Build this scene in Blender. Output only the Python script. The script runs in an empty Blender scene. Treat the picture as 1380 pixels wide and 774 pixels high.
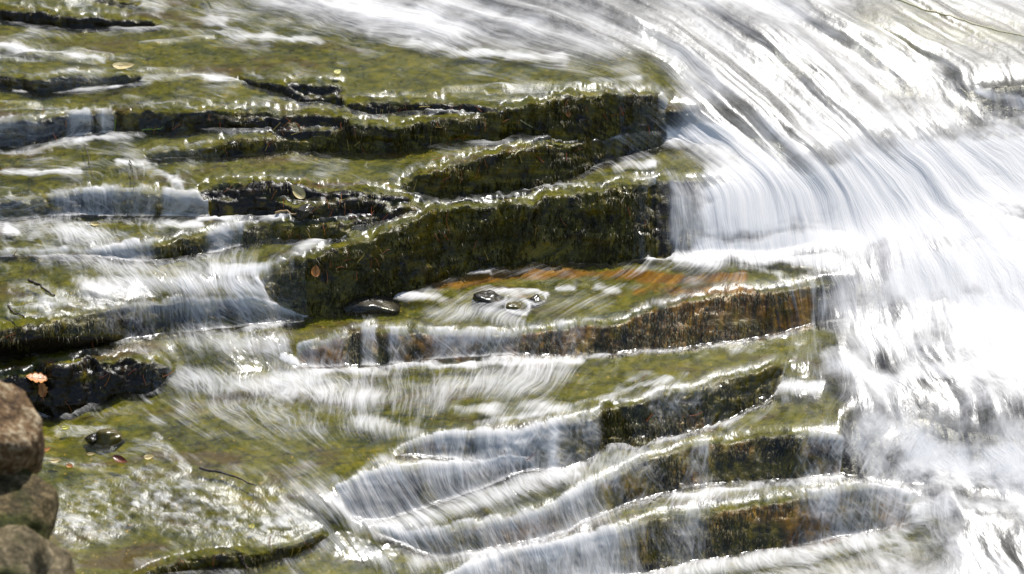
import bpy, math, random
import numpy as np
from mathutils import Vector, Matrix, Quaternion

random.seed(7)
RNG = np.random.default_rng(11)
R = math.radians
scene = bpy.context.scene
COL = scene.collection

# ------------------------------------------------------------------ camera, sky, sun, exposure
PITCH = R(22.0)
CAM = np.array([0.0, 0.0, 4.0])
FPX = 3390.0                       # focal length in units of the survey grid (1380 units across)
cam_d = bpy.data.cameras.new('camera')
cam = bpy.data.objects.new('camera', cam_d)
COL.objects.link(cam)
cam.location = CAM
cam.rotation_euler = (R(90) - PITCH, 0, 0)
cam_d.sensor_width = 36.0
cam_d.lens = 36.0 * FPX / 1380.0
cam_d.clip_start = 0.1
cam_d.clip_end = 4000.0
cam_d.dof.use_dof = True
cam_d.dof.focus_distance = 9.8
cam_d.dof.aperture_fstop = 2.6
scene.camera = cam

SUN_EL, SUN_AZ = R(52), R(17)     # azimuth measured from +Y (upstream) towards +X
world = bpy.data.worlds.new('World')
scene.world = world
world.use_nodes = True
wn = world.node_tree.nodes
sky = wn.new('ShaderNodeTexSky')
sky.sky_type = 'NISHITA'
sky.sun_disc = False
sky.sun_elevation = SUN_EL
sky.sun_rotation = SUN_AZ
wn['Background'].inputs['Strength'].default_value = 0.12
world.node_tree.links.new(sky.outputs['Color'], wn['Background'].inputs['Color'])
sun_d = bpy.data.lights.new('sun', 'SUN')
sun_d.energy = 4.6
sun_d.angle = R(0.53)
sun_d.color = (1.0, 0.98, 0.95)
sun = bpy.data.objects.new('sun', sun_d)
COL.objects.link(sun)
sdir = Vector((math.cos(SUN_EL) * math.sin(SUN_AZ), math.cos(SUN_EL) * math.cos(SUN_AZ), math.sin(SUN_EL)))
sun.rotation_euler = sdir.to_track_quat('Z', 'Y').to_euler()
sun.location = (0, 10, 12)
scene.view_settings.view_transform = 'Standard'
scene.view_settings.look = 'None'
scene.view_settings.exposure = 0.36
scene.view_settings.gamma = 1.0
scene.render.engine = 'CYCLES'
scene.cycles.max_bounces = 8
scene.cycles.transparent_max_bounces = 12
scene.cycles.sample_clamp_indirect = 6.0
scene.cycles.use_denoising = True

# ------------------------------------------------------------------ numpy helpers
def hash3(ix, iy, iz, seed):
    h = (ix.astype(np.int64) * 374761393 + iy.astype(np.int64) * 668265263 + iz.astype(np.int64) * 2147483647
         + seed * 974634777) & 0xFFFFFFFF
    h = ((h ^ (h >> 13)) * 1274126177) & 0xFFFFFFFF
    h = ((h ^ (h >> 16)) * 2246822519) & 0xFFFFFFFF
    h = h ^ (h >> 15)
    return (h & 0xFFFFFF) / float(0xFFFFFF)

def vnoise(x, y, z=None, seed=0):
    two = z is None
    ix, iy = np.floor(x), np.floor(y)
    fx, fy = x - ix, y - iy
    ux, uy = fx * fx * fx * (fx * (fx * 6 - 15) + 10), fy * fy * fy * (fy * (fy * 6 - 15) + 10)
    zero = np.zeros_like(ix)
    def layer(k):
        a = hash3(ix, iy, k, seed); b = hash3(ix + 1, iy, k, seed)
        c = hash3(ix, iy + 1, k, seed); d = hash3(ix + 1, iy + 1, k, seed)
        return (a + (b - a) * ux) * (1 - uy) + (c + (d - c) * ux) * uy
    if two:
        return layer(zero) * 2 - 1
    iz = np.floor(z); fz = z - iz
    uz = fz * fz * fz * (fz * (fz * 6 - 15) + 10)
    return (layer(iz) * (1 - uz) + layer(iz + 1) * uz) * 2 - 1

def fbm(x, y, z=None, seed=0, octs=4, gain=0.5):
    s, a, n = 0, 1.0, 0
    for o in range(octs):
        f = 2.03 ** o
        s = s + a * vnoise(x * f + o * 7.3, y * f + o * 3.1, None if z is None else z * f + o * 5.7, seed + o * 17)
        n += a; a *= gain
    return s / n

def sstep(a, b, x):
    t = np.clip((x - a) / (b - a), 0, 1)
    return t * t * (3 - 2 * t)

def seg_dist(X, Y, pts):
    best = np.full(X.shape, 1e9)
    for (x0, y0), (x1, y1) in zip(pts[:-1], pts[1:]):
        dx, dy = x1 - x0, y1 - y0
        t = np.clip(((X - x0) * dx + (Y - y0) * dy) / (dx * dx + dy * dy + 1e-9), 0, 1)
        best = np.minimum(best, np.hypot(X - x0 - t * dx, Y - y0 - t * dy))
    return best

def in_poly(X, Y, pts):
    ins = np.zeros(X.shape, bool)
    n = len(pts)
    for i in range(n):
        x0, y0 = pts[i]; x1, y1 = pts[(i + 1) % n]
        if y0 == y1: continue
        c = ((y0 > Y) != (y1 > Y)) & (X < (x1 - x0) * (Y - y0) / (y1 - y0) + x0)
        ins ^= c
    return ins

def poly_sd(X, Y, pts):
    d = seg_dist(X, Y, list(pts) + [pts[0]])
    return np.where(in_poly(X, Y, pts), d, -d)

def poisson(gx, gy, wx, wy, hx, hy, init, iters):
    """least squares surface u with du/dx ~ gx, du/dy ~ gy"""
    ex = 0.5 * (gx[:, 1:] + gx[:, :-1]) * hx; ax = 0.5 * (wx[:, 1:] + wx[:, :-1]) / (hx * hx)
    ey = 0.5 * (gy[1:] + gy[:-1]) * hy;       ay = 0.5 * (wy[1:] + wy[:-1]) / (hy * hy)
    def A(u):
        o = np.zeros_like(u)
        d = ax * (u[:, 1:] - u[:, :-1]); o[:, 1:] += d; o[:, :-1] -= d
        d = ay * (u[1:] - u[:-1]); o[1:] += d; o[:-1] -= d
        return o
    b = np.zeros_like(init)
    d = ax * ex; b[:, 1:] += d; b[:, :-1] -= d
    d = ay * ey; b[1:] += d; b[:-1] -= d
    dg = np.zeros_like(init)
    dg[:, 1:] += ax; dg[:, :-1] += ax; dg[1:] += ay; dg[:-1] += ay
    u = init.copy(); r = b - A(u); zz = r / dg; p = zz.copy(); rz = (r * zz).sum()
    for _ in range(iters):
        Ap = A(p); al = rz / ((p * Ap).sum() + 1e-30)
        u += al * p; r -= al * Ap
        zz = r / dg; rn = (r * zz).sum()
        if rn < 1e-16: break
        p = zz + (rn / rz) * p; rz = rn
    return u

def solve(gx, gy, wx, wy, hx, hy, iters=260):
    k = 4
    ny, nx = gx.shape
    cy, cx = ny // k, nx // k
    blk = lambda a: a[:cy * k, :cx * k].reshape(cy, k, cx, k).mean((1, 3))
    c = poisson(blk(gx), blk(gy), blk(wx), blk(wy), hx * k, hy * k, np.zeros((cy, cx)), 700)
    yi = np.clip((np.arange(ny) - (k - 1) / 2) / k, 0, cy - 1); xi = np.clip((np.arange(nx) - (k - 1) / 2) / k, 0, cx - 1)
    c = np.array([np.interp(xi, np.arange(cx), row) for row in c])
    c = np.array([np.interp(yi, np.arange(cy), col) for col in c.T]).T
    return poisson(gx, gy, wx, wy, hx, hy, c, iters)

def cubic_w(q, n):
    i = np.clip(np.floor(q).astype(int), 1, n - 3); t = q - i
    w = np.stack([-0.5 * t + t * t - 0.5 * t ** 3, 1 - 2.5 * t * t + 1.5 * t ** 3,
                  0.5 * t + 2 * t * t - 1.5 * t ** 3, -0.5 * t * t + 0.5 * t ** 3])
    return i, w

def resample(F, yq, xq):
    iy, wy_ = cubic_w(yq, F.shape[0]); ix, wx_ = cubic_w(xq, F.shape[1])
    G = sum(wy_[k][:, None] * F[iy - 1 + k] for k in range(4))
    return sum(wx_[k][None] * G[:, ix - 1 + k] for k in range(4))

# ------------------------------------------------------------------ survey of the rock steps
# every ledge: (x, lip, foot) along its edge, the steepness of its face, how much water veils it,
# how mossy / rusty the face is, and what it looks like
LEDGES = []
def ledge(pts, theta=74, veil=((0, 0),), moss=.5, rust=.1, rough=1.0, label=None, name='rock_ledge'):
    LEDGES.append(dict(pts=np.array(pts, float), theta=theta, veil=veil, moss=moss, rust=rust, rough=rough, label=label, name=name))

ledge([(-480,8,30),(-60,14,32),(0,15,31),(40,17,33),(75,20,39),(105,25,41),(130,25,39),(165,27,39),(205,29,40),(216,36,39)],
      moss=.15, rust=.05, label='dark low rock step furthest back in the top left corner of the stream')
ledge([(128,-3,2),(150,0,6),(172,5,11),(188,10,12)], moss=.1, label='short black rock step at the top edge, behind the furthest long step')
ledge([(-480,96,126),(-60,101,124),(0,102,122),(25,105,123),(40,108,126),(60,108,129),(80,107,128),(110,106,122),(140,105,119),(165,104,116),(192,105,114)],
      moss=.5, veil=((-480,.1),(0,.25),(40,.1),(120,.3),(192,.2)), label='low mossy rock step with thin trickles, second long step from the top on the left')
ledge([(326,103,111),(335,108,116),(355,113,122),(385,119,132),(405,127,140),(435,130,142),(462,131,146)],
      moss=.45, label='short crooked dark mossy step jutting from the pool near the upper middle')
ledge([(388,115,119),(400,114,124),(430,115,127),(455,116,126),(462,119,123)], moss=.3, rough=.8,
      label='small glinting rock shelf just behind the crooked dark mossy step')
ledge([(-480,168,206),(-60,167,205),(0,166,203),(40,164,199),(70,160,194),(95,156,188),(130,158,184),(150,155,183),(190,151,183),(250,151,181),(300,152,178),(350,153,177),(385,157,173),(470,157,170)],
      theta=62, moss=.4, veil=((-480,.4),(0,.5),(40,.3),(85,.2),(100,.6),(122,.6),(128,.1),(140,.6),(152,.5),(156,.05),(200,.08),(260,.05),(470,0)),
      label='long dark step with little white falls at its left end and moss to the right')
ledge([(370,177,182),(390,175,187),(430,176,187),(470,175,186),(490,178,183)], moss=.2, rough=.7, label='thin dark rock shelf strewn with orange needles below the long dark step')
ledge([(470,141,150),(500,140,156),(545,138,154),(590,139,152),(640,143,152),(670,147,150)], theta=55, moss=.3, rough=.9,
      label='low broken rock hump with glinting wet stones behind the tall upper mossy ledge')
ledge([(196,213,217),(215,206,219),(250,202,217),(285,199,216),(300,194,214),(330,189,211),(370,187,210),(415,189,209),(440,187,208),(460,172,207),(500,172,207),(540,172,204),(570,168,200),(600,166,195),
       (640,158,194),(680,150,187),(720,143,184),(760,135,187),(800,130,189),(840,130,186),(865,129,200),(885,131,206),(897,140,200)],
      moss=.7, rust=.2, veil=((196,.25),(230,.5),(262,.3),(300,.02),(820,0),(850,.12),(880,.2),(897,.5)),
      label='long upper mossy ledge studded with orange needles, ending at the white rapids')
ledge([(545,247,257),(560,240,264),(580,233,268),(600,226,270),(640,215,270),(680,205,263),(720,198,254),(770,196,243),(810,193,222),(850,184,212),(885,181,206)],
      moss=.75, rust=.3, veil=((545,0),(790,0),(830,.2),(885,.3)), label='middle mossy ledge with brown hanging moss, just above the tallest dark ledge')
ledge([(-480,280,306),(-60,276,302),(0,274,300),(30,271,300),(60,270,298),(90,264,296),(110,260,295),(150,259,295),(200,262,295),(240,264,296),(270,268,297),(285,272,296)],
      theta=56, moss=.6, veil=((-480,.5),(0,.6),(40,.6),(60,.45),(100,.65),(200,.55),(215,.3),(225,.8),(245,.6),(285,.7)),
      label='wide low step on the left curtained with a thin even white veil')
ledge([(272,256,268),(300,251,268),(350,248,266),(400,252,270),(440,257,268),(480,259,266),(520,263,270),(552,268,274)],
      theta=50, moss=.15, rust=.2, rough=1.3, label='rough black wet rock with a pale leaf stuck on its top')
ledge([(284,270,294),(310,270,294),(345,268,294),(370,274,293),(395,282,289)], moss=.35, rough=.9, label='rounded dark brown step right beside the veiled low step')
ledge([(396,284,298),(415,280,297),(445,276,296),(475,273,294),(500,271,289),(518,275,284)], moss=.4, rough=1.0,
      label='small knobbly mossy step beside the dark square stone')
ledge([(470,303,308),(490,296,308),(510,289,303),(530,282,297),(552,277,290),(565,281,288)], theta=60, moss=.55, rust=.15, rough=1.0,
      label='little mossy hump just above the left shoulder of the tallest dark ledge')
ledge([(-480,350,352),(130,343,350),(160,338,354),(185,334,357),(215,330,357),(240,325,350),(270,318,344),(300,311,342),(330,307,336),(365,304,329),(400,302,327),(430,302,326),(460,303,323),(470,306,318)],
      theta=56, moss=.75, veil=((-480,.2),(130,.7),(200,.6),(214,.15),(238,.1),(272,.12),(282,.65),(325,.6),(335,.15),(360,.1),(380,.05),(470,0)),
      label='step with olive moss teeth between white veils, left of the middle')
ledge([(356,379,396),(363,370,412),(370,366,420),(385,358,432),(400,350,437),(420,347,433),(440,343,426),(460,337,421),(490,324,414),(520,314,406),(545,304,392),(570,296,387),(600,288,382),(640,281,369),(680,276,365),(720,273,363),
       (760,265,362),(800,257,359),(840,250,353),(870,246,349),(884,244,347)],
      theta=68, moss=.85, rust=.2, rough=1.15, veil=((356,.55),(372,.35),(395,.25),(415,.03),(430,0),(848,0),(866,.22),(884,.5)),
      label='tallest dark mossy ledge in the middle, its face in shade')
ledge([(-480,480,500),(-60,452,484),(0,447,482),(40,441,481),(80,433,474),(120,425,469),(160,417,464),(200,413,459),(240,410,453),(280,407,449),(320,406,444),(350,409,441),(385,420,440),(410,430,440)],
      theta=48, moss=.7, rough=.7, veil=((-480,0),(0,0),(60,.03),(100,.1),(125,.3),(160,.42),(210,.5),(300,.6),(410,.5)),
      label='big rounded slab on the left with white water combing down its olive moss')
ledge([(-480,520,560),(-30,512,552),(20,508,552),(50,498,560),(90,491,560),(115,487,556),(140,485,546),(170,484,538),(195,488,532),(215,493,524),(228,500,512)],
      theta=64, moss=.35, rust=.3, rough=1.4, veil=((-480,0),(190,0),(215,.25),(228,.5)),
      label='knobbly black rock with an orange leaf on it, under the big rounded slab')
ledge([(402,474,498),(430,467,500),(460,457,500),(485,448,498),(505,445,498),(525,448,496),(580,452,490),(640,454,486),(690,453,484),(720,448,484),(760,444,484),(790,440,483),(830,437,482),(860,425,476),(890,414,473),(920,408,473),
       (960,400,469),(1000,396,464),(1030,393,458),(1060,390,451),(1085,388,445),(1100,387,442)],
      theta=44, moss=.8, rust=.68, rough=.6, veil=((402,.5),(430,.62),(466,.55),(474,.18),(484,.2),(490,.75),(506,.7),(512,.2),(522,.25),(528,.62),(560,.4),(590,.6),(640,.5),(690,.6),(705,.35),(750,.2),(775,.35),(800,.22),(850,.1),(1030,.12),(1060,.2),(1080,.4),(1100,.6)),
      label='long curved rust brown ledge, a row of white falls at its left half')
ledge([(530,616,619),(545,606,620),(570,597,621),(600,589,622),(650,588,626),(690,586,638),(720,579,641),(745,573,638),(770,567,633),(800,563,624),(815,556,606),(840,548,606),(870,541,602),(890,534,596),(920,530,588),
       (950,522,580),(985,510,568),(1010,503,556),(1030,498,545),(1046,494,532),(1056,492,512)],
      theta=50, moss=.85, rust=.4, rough=.9, veil=((530,.5),(600,.65),(690,.6),(735,.45),(745,.8),(755,.4),(775,.35),(800,.3),(812,.02),(860,.05),(890,.25),(930,.2),(990,.1),(1020,.05),(1056,.3)),
      label='golden brown ledge with a broken mossy corner, third from the bottom')
ledge([(455,660,666),(468,655,698),(490,643,708),(520,636,706),(560,632,694),(600,630,681),(650,625,664),(685,619,648),(705,620,642)],
      theta=44, moss=.5, rust=.2, rough=.6, veil=((455,.75),(510,.68),(560,.62),(575,.75),(620,.68),(650,.7),(705,.6)),
      label='short lower step under the golden brown ledge, hidden in falling water at left')
ledge([(505,718,724),(540,722,738),(570,722,752),(600,716,757),(640,711,750),(690,703,740),(730,692,732),(765,674,722),(785,660,708),(810,650,698),(830,642,690),(860,627,680),(900,613,668),(940,601,662),(980,597,657),(1020,591,654),
       (1060,587,652),(1090,588,649),(1120,590,646),(1135,594,642)],
      theta=44, moss=.75, rust=.45, rough=.6, veil=((505,.6),(600,.5),(680,.45),(760,.6),(800,.5),(850,.35),(890,.22),(905,.1),(930,.4),(950,.45),(968,.12),(1000,.06),(1020,.22),(1040,.08),(1070,.15),(1085,.4),(1135,.55)),
      label='second lowest ledge, olive moss showing through broken white veils')
ledge([(600,782,800),(640,766,796),(700,746,792),(760,736,790),(800,724,786),(850,713,782),(880,701,776),(930,695,764),(970,690,757),(1010,684,750),(1060,677,743),(1100,670,736),(1140,663,728),(1180,658,722),(1205,662,716),(1228,676,712)],
      theta=44, moss=.8, rust=.5, rough=.6, veil=((600,.7),(700,.6),(760,.75),(800,.65),(850,.5),(880,.18),(905,.25),(930,.4),(960,.15),(985,.06),(1050,.08),(1080,.3),(1110,.5),(1150,.4),(1190,.5),(1228,.6)),
      label='lowest ledge at the bottom edge, an amber brown face behind streaming water')
ledge([(180,782,790),(205,770,782),(240,757,774),(290,750,773),(340,748,769),(380,740,757),(405,733,746),(432,721,734),(440,724,730)],
      theta=68, moss=.7, rust=.2, rough=1.0, veil=((180,0),(440,.05)), label='glittering wet slab with a low mossy edge in the bottom left corner')
def undercut(pts, theta, owner):
    LEDGES.append(dict(pts=np.array(pts, float), theta=theta, veil=((0, 0),), moss=.1, rust=.1, rough=.6, label=None, name='', owner=owner))
undercut([(-480,474,500),(-60,464,484),(0,461,482),(40,458,481),(80,455,474),(120,455,469),(160,456,464)], 128, 'big rounded slab')
undercut([(-30,535,552),(40,540,556),(90,545,558),(140,536,544)], 110, 'knobbly black rock')
# steps wholly under the white cascade: they shape the stream bed
def bedstep(pts, theta=50, veil=1.0):
    LEDGES.append(dict(pts=np.array(pts, float), theta=theta, veil=((0, veil),), moss=.1, rust=.0, rough=.4, label=None, name='stream_bed'))
bedstep([(884,246,347),(960,243,348),(1040,235,346),(1150,212,330),(1280,184,300),(1380,165,270),(1860,120,220)], 31, .78)
bedstep([(1100,386,442),(1180,372,440),(1250,368,430),(1320,372,440),(1380,380,450),(1860,400,470)], 28, .62)
bedstep([(1135,562,648),(1180,560,655),(1250,556,664),(1300,574,676),(1380,580,690),(1860,600,710)], 25, .8)
bedstep([(900,150,190),(940,150,200),(1000,175,210),(1060,190,225)], 40, .8)
bedstep([(1150,50,72),(1210,62,90),(1260,75,98)], 45, .45)
bedstep([(1040,60,92),(1090,70,96)], 40, .35)
bedstep([(1180,98,118),(1240,100,122),(1290,102,124)], 45, .5)
bedstep([(1288,120,146),(1310,116,150),(1340,112,156),(1380,107,158),(1860,90,140)], 66, .55)
bedstep([(-480,770,790),(60,770,790)], 40, .3)

# ------------------------------------------------------------------ solve grid
HX, HY = 4.0, 3.0
gx_ = np.arange(-480, 1861, HX); gy_ = np.arange(-330, 1003, HY)
GX, GY = np.meshgrid(gx_, gy_)
for i, L in enumerate(LEDGES): L['i'] = i

def ledge_curves(L, xs):
    """lip and foot of a ledge at columns xs, with the unevenness of broken rock"""
    p = L['pts']; i = L['i']
    lip = np.interp(xs, p[:, 0], p[:, 1]); foot = np.interp(xs, p[:, 0], p[:, 2])
    rg = L['rough'] * (1 - .65 * np.clip(np.interp(xs, [a for a, _ in L['veil']], [b for _, b in L['veil']]) * 2, 0, 1))
    hgt = np.clip((foot - lip) / 30, .1, 1.5)
    blk = np.round(1.6 * vnoise(xs / 17. + 3 * i, xs * 0 + i, seed=8)) * 1.5
    lip = lip + rg * hgt * (2.2 * vnoise(xs / 31., xs * 0 + i, seed=3) + 1.5 * vnoise(xs / 9., xs * 0 + i, seed=4) + .8 * vnoise(xs / 4., xs * 0 + i, seed=9) + blk)
    foot = foot + rg * hgt * (2.6 * vnoise(xs / 24., xs * 0 + i, seed=5) + 1.4 * vnoise(xs / 8., xs * 0 + i, seed=6))
    ins = sstep(p[0, 0] - 5, p[0, 0] + 4, xs) * (1 - sstep(p[-1, 0] - 4, p[-1, 0] + 5, xs))
    return lip, np.maximum(foot, lip + 2), ins

def face_mask(L, xs, Y, a=1.5, b=3.0):
    lip, foot, ins = ledge_curves(L, xs)
    return sstep(lip - a, lip + b, Y) * (1 - sstep(foot - b, foot + a, Y)) * ins

# steepness of everything that is not a face (degrees)
TH = np.full(GX.shape, 3.5)
def tilt(pts, w, deg):
    d = seg_dist(GX, GY, pts)
    k = np.exp(-(d / w) ** 2)
    TH[:] = TH * (1 - k) + deg * k
tilt([(250, -40), (600, 20), (800, 50)], 40, 8)
tilt([(950, 60), (1050, 120), (1150, 160)], 70, 15)
tilt([(1150, 20), (1380, 60)], 60, 10)
tilt([(1200, 240), (1380, 260)], 50, 30)
tilt([(1200, 300), (1380, 330)], 40, 22)
tilt([(1150, 480), (1380, 510)], 45, 16)
tilt([(1250, 720), (1380, 740)], 50, 14)
tilt([(190, 392), (360, 395)], 22, 24)
tilt([(60, 420), (140, 405)], 16, 16)
tilt([(300, 480), (440, 480)], 30, 20)
tilt([(260, 470), (300, 510)], 30, 24)
tilt([(30, 345), (130, 360)], 25, 10)
tilt([(330, 370), (400, 335)], 16, 16)
tilt([(120, 690), (350, 695)], 42, 15)
tilt([(420, 690), (500, 740)], 24, 26)
tilt([(560, 690), (740, 660)], 20, 14)
tilt([(700, 730), (800, 705)], 15, 14)
TH[:] *= 1 + .35 * fbm(GX / 60, GY / 30, seed=21, octs=2)
FACE = np.zeros(GX.shape)
THF = TH.copy()
for L in LEDGES:
    m = face_mask(L, gx_[None, :], GY)
    THF = THF * (1 - m) + L['theta'] * m
    FACE = np.maximum(FACE, m)
prow = PITCH + np.arctan((GY - 387) / FPX)
th = np.radians(THF)
WX = .6 * (1 - FACE) + .02; WY = np.ones_like(FACE)
S = np.full(GX.shape, 10.0)
for _ in range(3):
    zrate = -(S / FPX) * np.sin(th) / np.sin(prow + th)
    Z = solve(np.zeros_like(GX), zrate, WX, WY, HX, HY)
    Z += 0.25 - Z[int((387 + 330) / HY), int((690 + 480) / HX)]
    dz = -math.sin(PITCH) + (387 - GY) / FPX * math.cos(PITCH)
    S = np.clip((Z - CAM[2]) / dz, 4, 40)

# ------------------------------------------------------------------ flow of the water
FLOW = [(930,150,.75,.65),(960,180,.8,.6),(1050,205,.86,.5),(1000,225,.8,.6),(1120,235,.8,.6),(1250,200,.86,.5),(1180,160,.86,.5),(1320,190,.86,.5),(950,310,.05,1),(1040,310,.2,1),(1200,290,.6,.8),(300,20,1,.12),(500,40,1,.15),(700,60,1,.25),(850,60,1,.35),(950,120,.75,.65),(1000,60,.9,.45),(1100,100,.8,.6),(1200,60,.7,.35),(1300,60,.8,.3),(1340,130,.25,.95),(1050,200,.7,.7),(1150,200,.8,.6),
 (920,300,.0,1),(1000,300,.12,1),(1100,300,.3,.95),(1250,280,.6,.8),(1350,250,.8,.6),(1350,350,.6,.8),(1150,420,.25,1),(1250,450,.5,.85),(1350,480,.7,.7),(1150,500,.4,.9),(1250,540,.7,.5),(1300,620,.15,1),(1180,620,.1,1),(1370,620,.3,.95),(1250,720,.6,.6),(1350,730,.5,.8),
 (1100,620,.2,1),(1080,755,.6,.4),(100,60,1,.05),(200,80,1,.05),(700,120,1,.1),(100,135,.9,.15),(250,135,.9,.1),(40,185,.15,1),(140,170,.2,1),(100,212,.7,.4),(60,240,.9,.2),(400,230,.9,.1),(600,225,.9,-.05),(150,280,.1,1),(250,280,.2,1),(60,340,.8,.5),(150,325,.7,.6),
 (250,340,.12,1),(330,320,.1,1),(200,375,.6,.8),(280,430,.15,1),(350,410,.5,.8),(375,360,-.6,.6),(430,325,-.8,.5),(150,430,.1,1),(40,400,.5,.6),(50,480,.9,.1),(250,480,.5,.8),(300,515,.2,1),(400,480,.4,.9),(450,520,.5,.7),(450,480,.1,1),(560,470,.03,1),(680,465,-.1,1),
 (640,410,-.9,.3),(720,410,-.9,.2),(800,400,-.9,.25),(900,380,-.95,.2),(600,430,-.7,.6),(760,465,-.3,1),(900,440,-.25,1),(1000,430,-.1,1),(1070,420,.15,1),(500,545,-.3,.9),(600,545,-.3,.9),(700,545,-.5,.6),(850,505,-.9,.3),(980,480,-.8,.3),(400,560,.3,.6),(300,600,.8,.3),
 (150,600,.9,.1),(400,620,.8,.5),(200,690,.8,.3),(420,680,.7,.6),(480,725,.5,.8),(600,610,.0,1),(720,610,.2,1),(800,590,.25,1),(900,570,-.1,1),(1000,540,-.05,1),(520,680,.25,1),(650,650,.2,1),(900,598,-.6,.4),(1000,580,-.7,.3),(720,670,.5,.8),(620,690,.6,.6),(640,740,.3,1),
 (850,655,.2,1),(950,630,.05,1),(1060,620,.0,1),(900,685,-.3,.6),(810,700,.3,.8),(950,725,.0,1),(1050,712,.15,1),(1150,700,.25,1),(780,765,.2,1),(700,765,.4,.9),(690,620,.1,1),(880,320,.0,1),(600,200,.9,.05),(700,250,.9,-.1)]
fx = np.zeros_like(GX); fy = np.zeros_like(GX)
for (x, y, a, b) in FLOW:
    n = math.hypot(a, b)
    w = 1.0 / (((GX - x) ** 2 + (1.7 * (GY - y)) ** 2) + 300.0) ** 2
    fx += w * a / n; fy += w * b / n
nn = np.hypot(fx, fy) + 1e-12
fx /= nn; fy /= nn
ones = np.ones_like(GX)
K = 1 / 339.0
def along(ax_, ay_):
    m = ones
    for it in range(5):
        u = solve(ax_ * m * K, ay_ * m * K, ones, ones, HX, HY, 60)
        dy_, dx_ = np.gradient(u, HY, HX)
        m = np.clip((dx_ * ax_ + dy_ * ay_) / K, .45, 2.2)
    return u
FT = along(fy, -fx)
FS = along(fx, fy)

# ------------------------------------------------------------------ fine grid
def spaced(a, b, lo, hi, step):
    mid = list(np.arange(a, b + .01, step)); l, h = [a], [b]; d = step
    while l[-1] > lo:
        d *= 1.12; l.append(max(lo, l[-1] - d))
    d = step
    while h[-1] < hi:
        d *= 1.12; h.append(min(hi, h[-1] + d))
    return np.array(l[:0:-1] + mid + h[1:])
px = spaced(-40, 1420, -470, 1848, 2.0)
py = spaced(-30, 804, -320, 992, 2.0)
PX, PY = np.meshgrid(px, py)
NY, NX = PX.shape
qx = (px + 480) / HX; qy = (py + 330) / HY
Zf = resample(Z, qy, qx)
Tf = resample(FT, qy, qx); Sf = resample(FS, qy, qx)

def world_at(x, y, z):
    a = (x - 690) / FPX; b = (387 - y) / FPX
    dy = math.cos(PITCH) + b * math.sin(PITCH); dz = -math.sin(PITCH) + b * math.cos(PITCH)
    s = (z - CAM[2]) / dz
    return np.stack([CAM[0] + s * a, CAM[1] + s * dy, z], -1)

P0 = world_at(PX, PY, Zf)
def grid_normals(P):
    du = np.gradient(P, axis=1); dv = np.gradient(P, axis=0)
    n = np.cross(dv, du)
    n /= np.linalg.norm(n, axis=-1, keepdims=True) + 1e-12
    if n[..., 2].mean() < 0: n = -n
    return n
N0 = grid_normals(P0)

# which ledge each spot belongs to, veil of water on faces
ID = np.full(PX.shape, -1); FACEID = np.full(PX.shape, -1)
FM = np.zeros(PX.shape); VEIL = np.zeros(PX.shape); MOSS = np.full(PX.shape, .62); RUST = np.zeros(PX.shape)
FML = np.zeros(PX.shape); LIP0 = np.zeros(PX.shape); FREL = np.zeros(PX.shape); LIP = np.zeros(PX.shape)
for i, L in enumerate(LEDGES):
    m = face_mask(L, px[None, :], PY, 3.5, 1.5)
    lip, foot, ins = ledge_curves(L, px)
    v = np.interp(px, [a for a, _ in L['veil']], [b for _, b in L['veil']])
    hard = (PY >= lip - 1) & (PY <= foot) & (ins > .5)[None]
    own = [j for j, M in enumerate(LEDGES) if L.get('owner') and M['label'] and L['owner'] in M['label']]
    FACEID[hard] = own[0] if own else i
    FM = np.maximum(FM, m); VEIL = np.where(m > .05, VEIL * (1 - m) + v[None] * m, VEIL)
    MOSS = MOSS * (1 - m) + L['moss'] * m; RUST = RUST * (1 - m) + L['rust'] * m
    rel = np.clip((PY - lip) / (foot - lip + 1e-6), 0, 1)
    FREL = np.where(m > .05, rel, FREL)
    # smooth water drawn out over the lip
    vv = v[None] * (1.2 if (L['label'] or '').split(' ')[0] in ('second', 'lowest', 'golden') else 1.0) * (1.12 - .75 * np.sin(np.clip(rel, 0, 1) * math.pi * .9) * .55 - .12 * rel)
    VEIL = np.where(m > .05, vv, VEIL)
    if L['label'] or own: FML = np.maximum(FML, m)
    else: vv = vv * 0 + .5; FML = FML * (1 - m)
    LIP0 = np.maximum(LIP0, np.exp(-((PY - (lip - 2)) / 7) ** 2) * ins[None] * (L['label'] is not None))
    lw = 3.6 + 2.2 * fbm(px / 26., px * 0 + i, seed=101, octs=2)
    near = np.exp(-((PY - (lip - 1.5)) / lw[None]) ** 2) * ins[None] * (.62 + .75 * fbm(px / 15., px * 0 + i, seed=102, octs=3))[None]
    if L['label']: LIP = np.maximum(LIP, near * np.clip(.34 + v[None] * .75, 0, .85))  # white lip line: part real foam edge, part painted sky glint
for c in range(NX):
    cur = -1
    col = FACEID[:, c]
    for r in range(NY - 1, -1, -1):
        if col[r] >= 0: cur = col[r]
        ID[r, c] = cur
bedset = np.array([L['label'] is None for L in LEDGES] + [True])
ID[bedset[ID]] = -1

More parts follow.
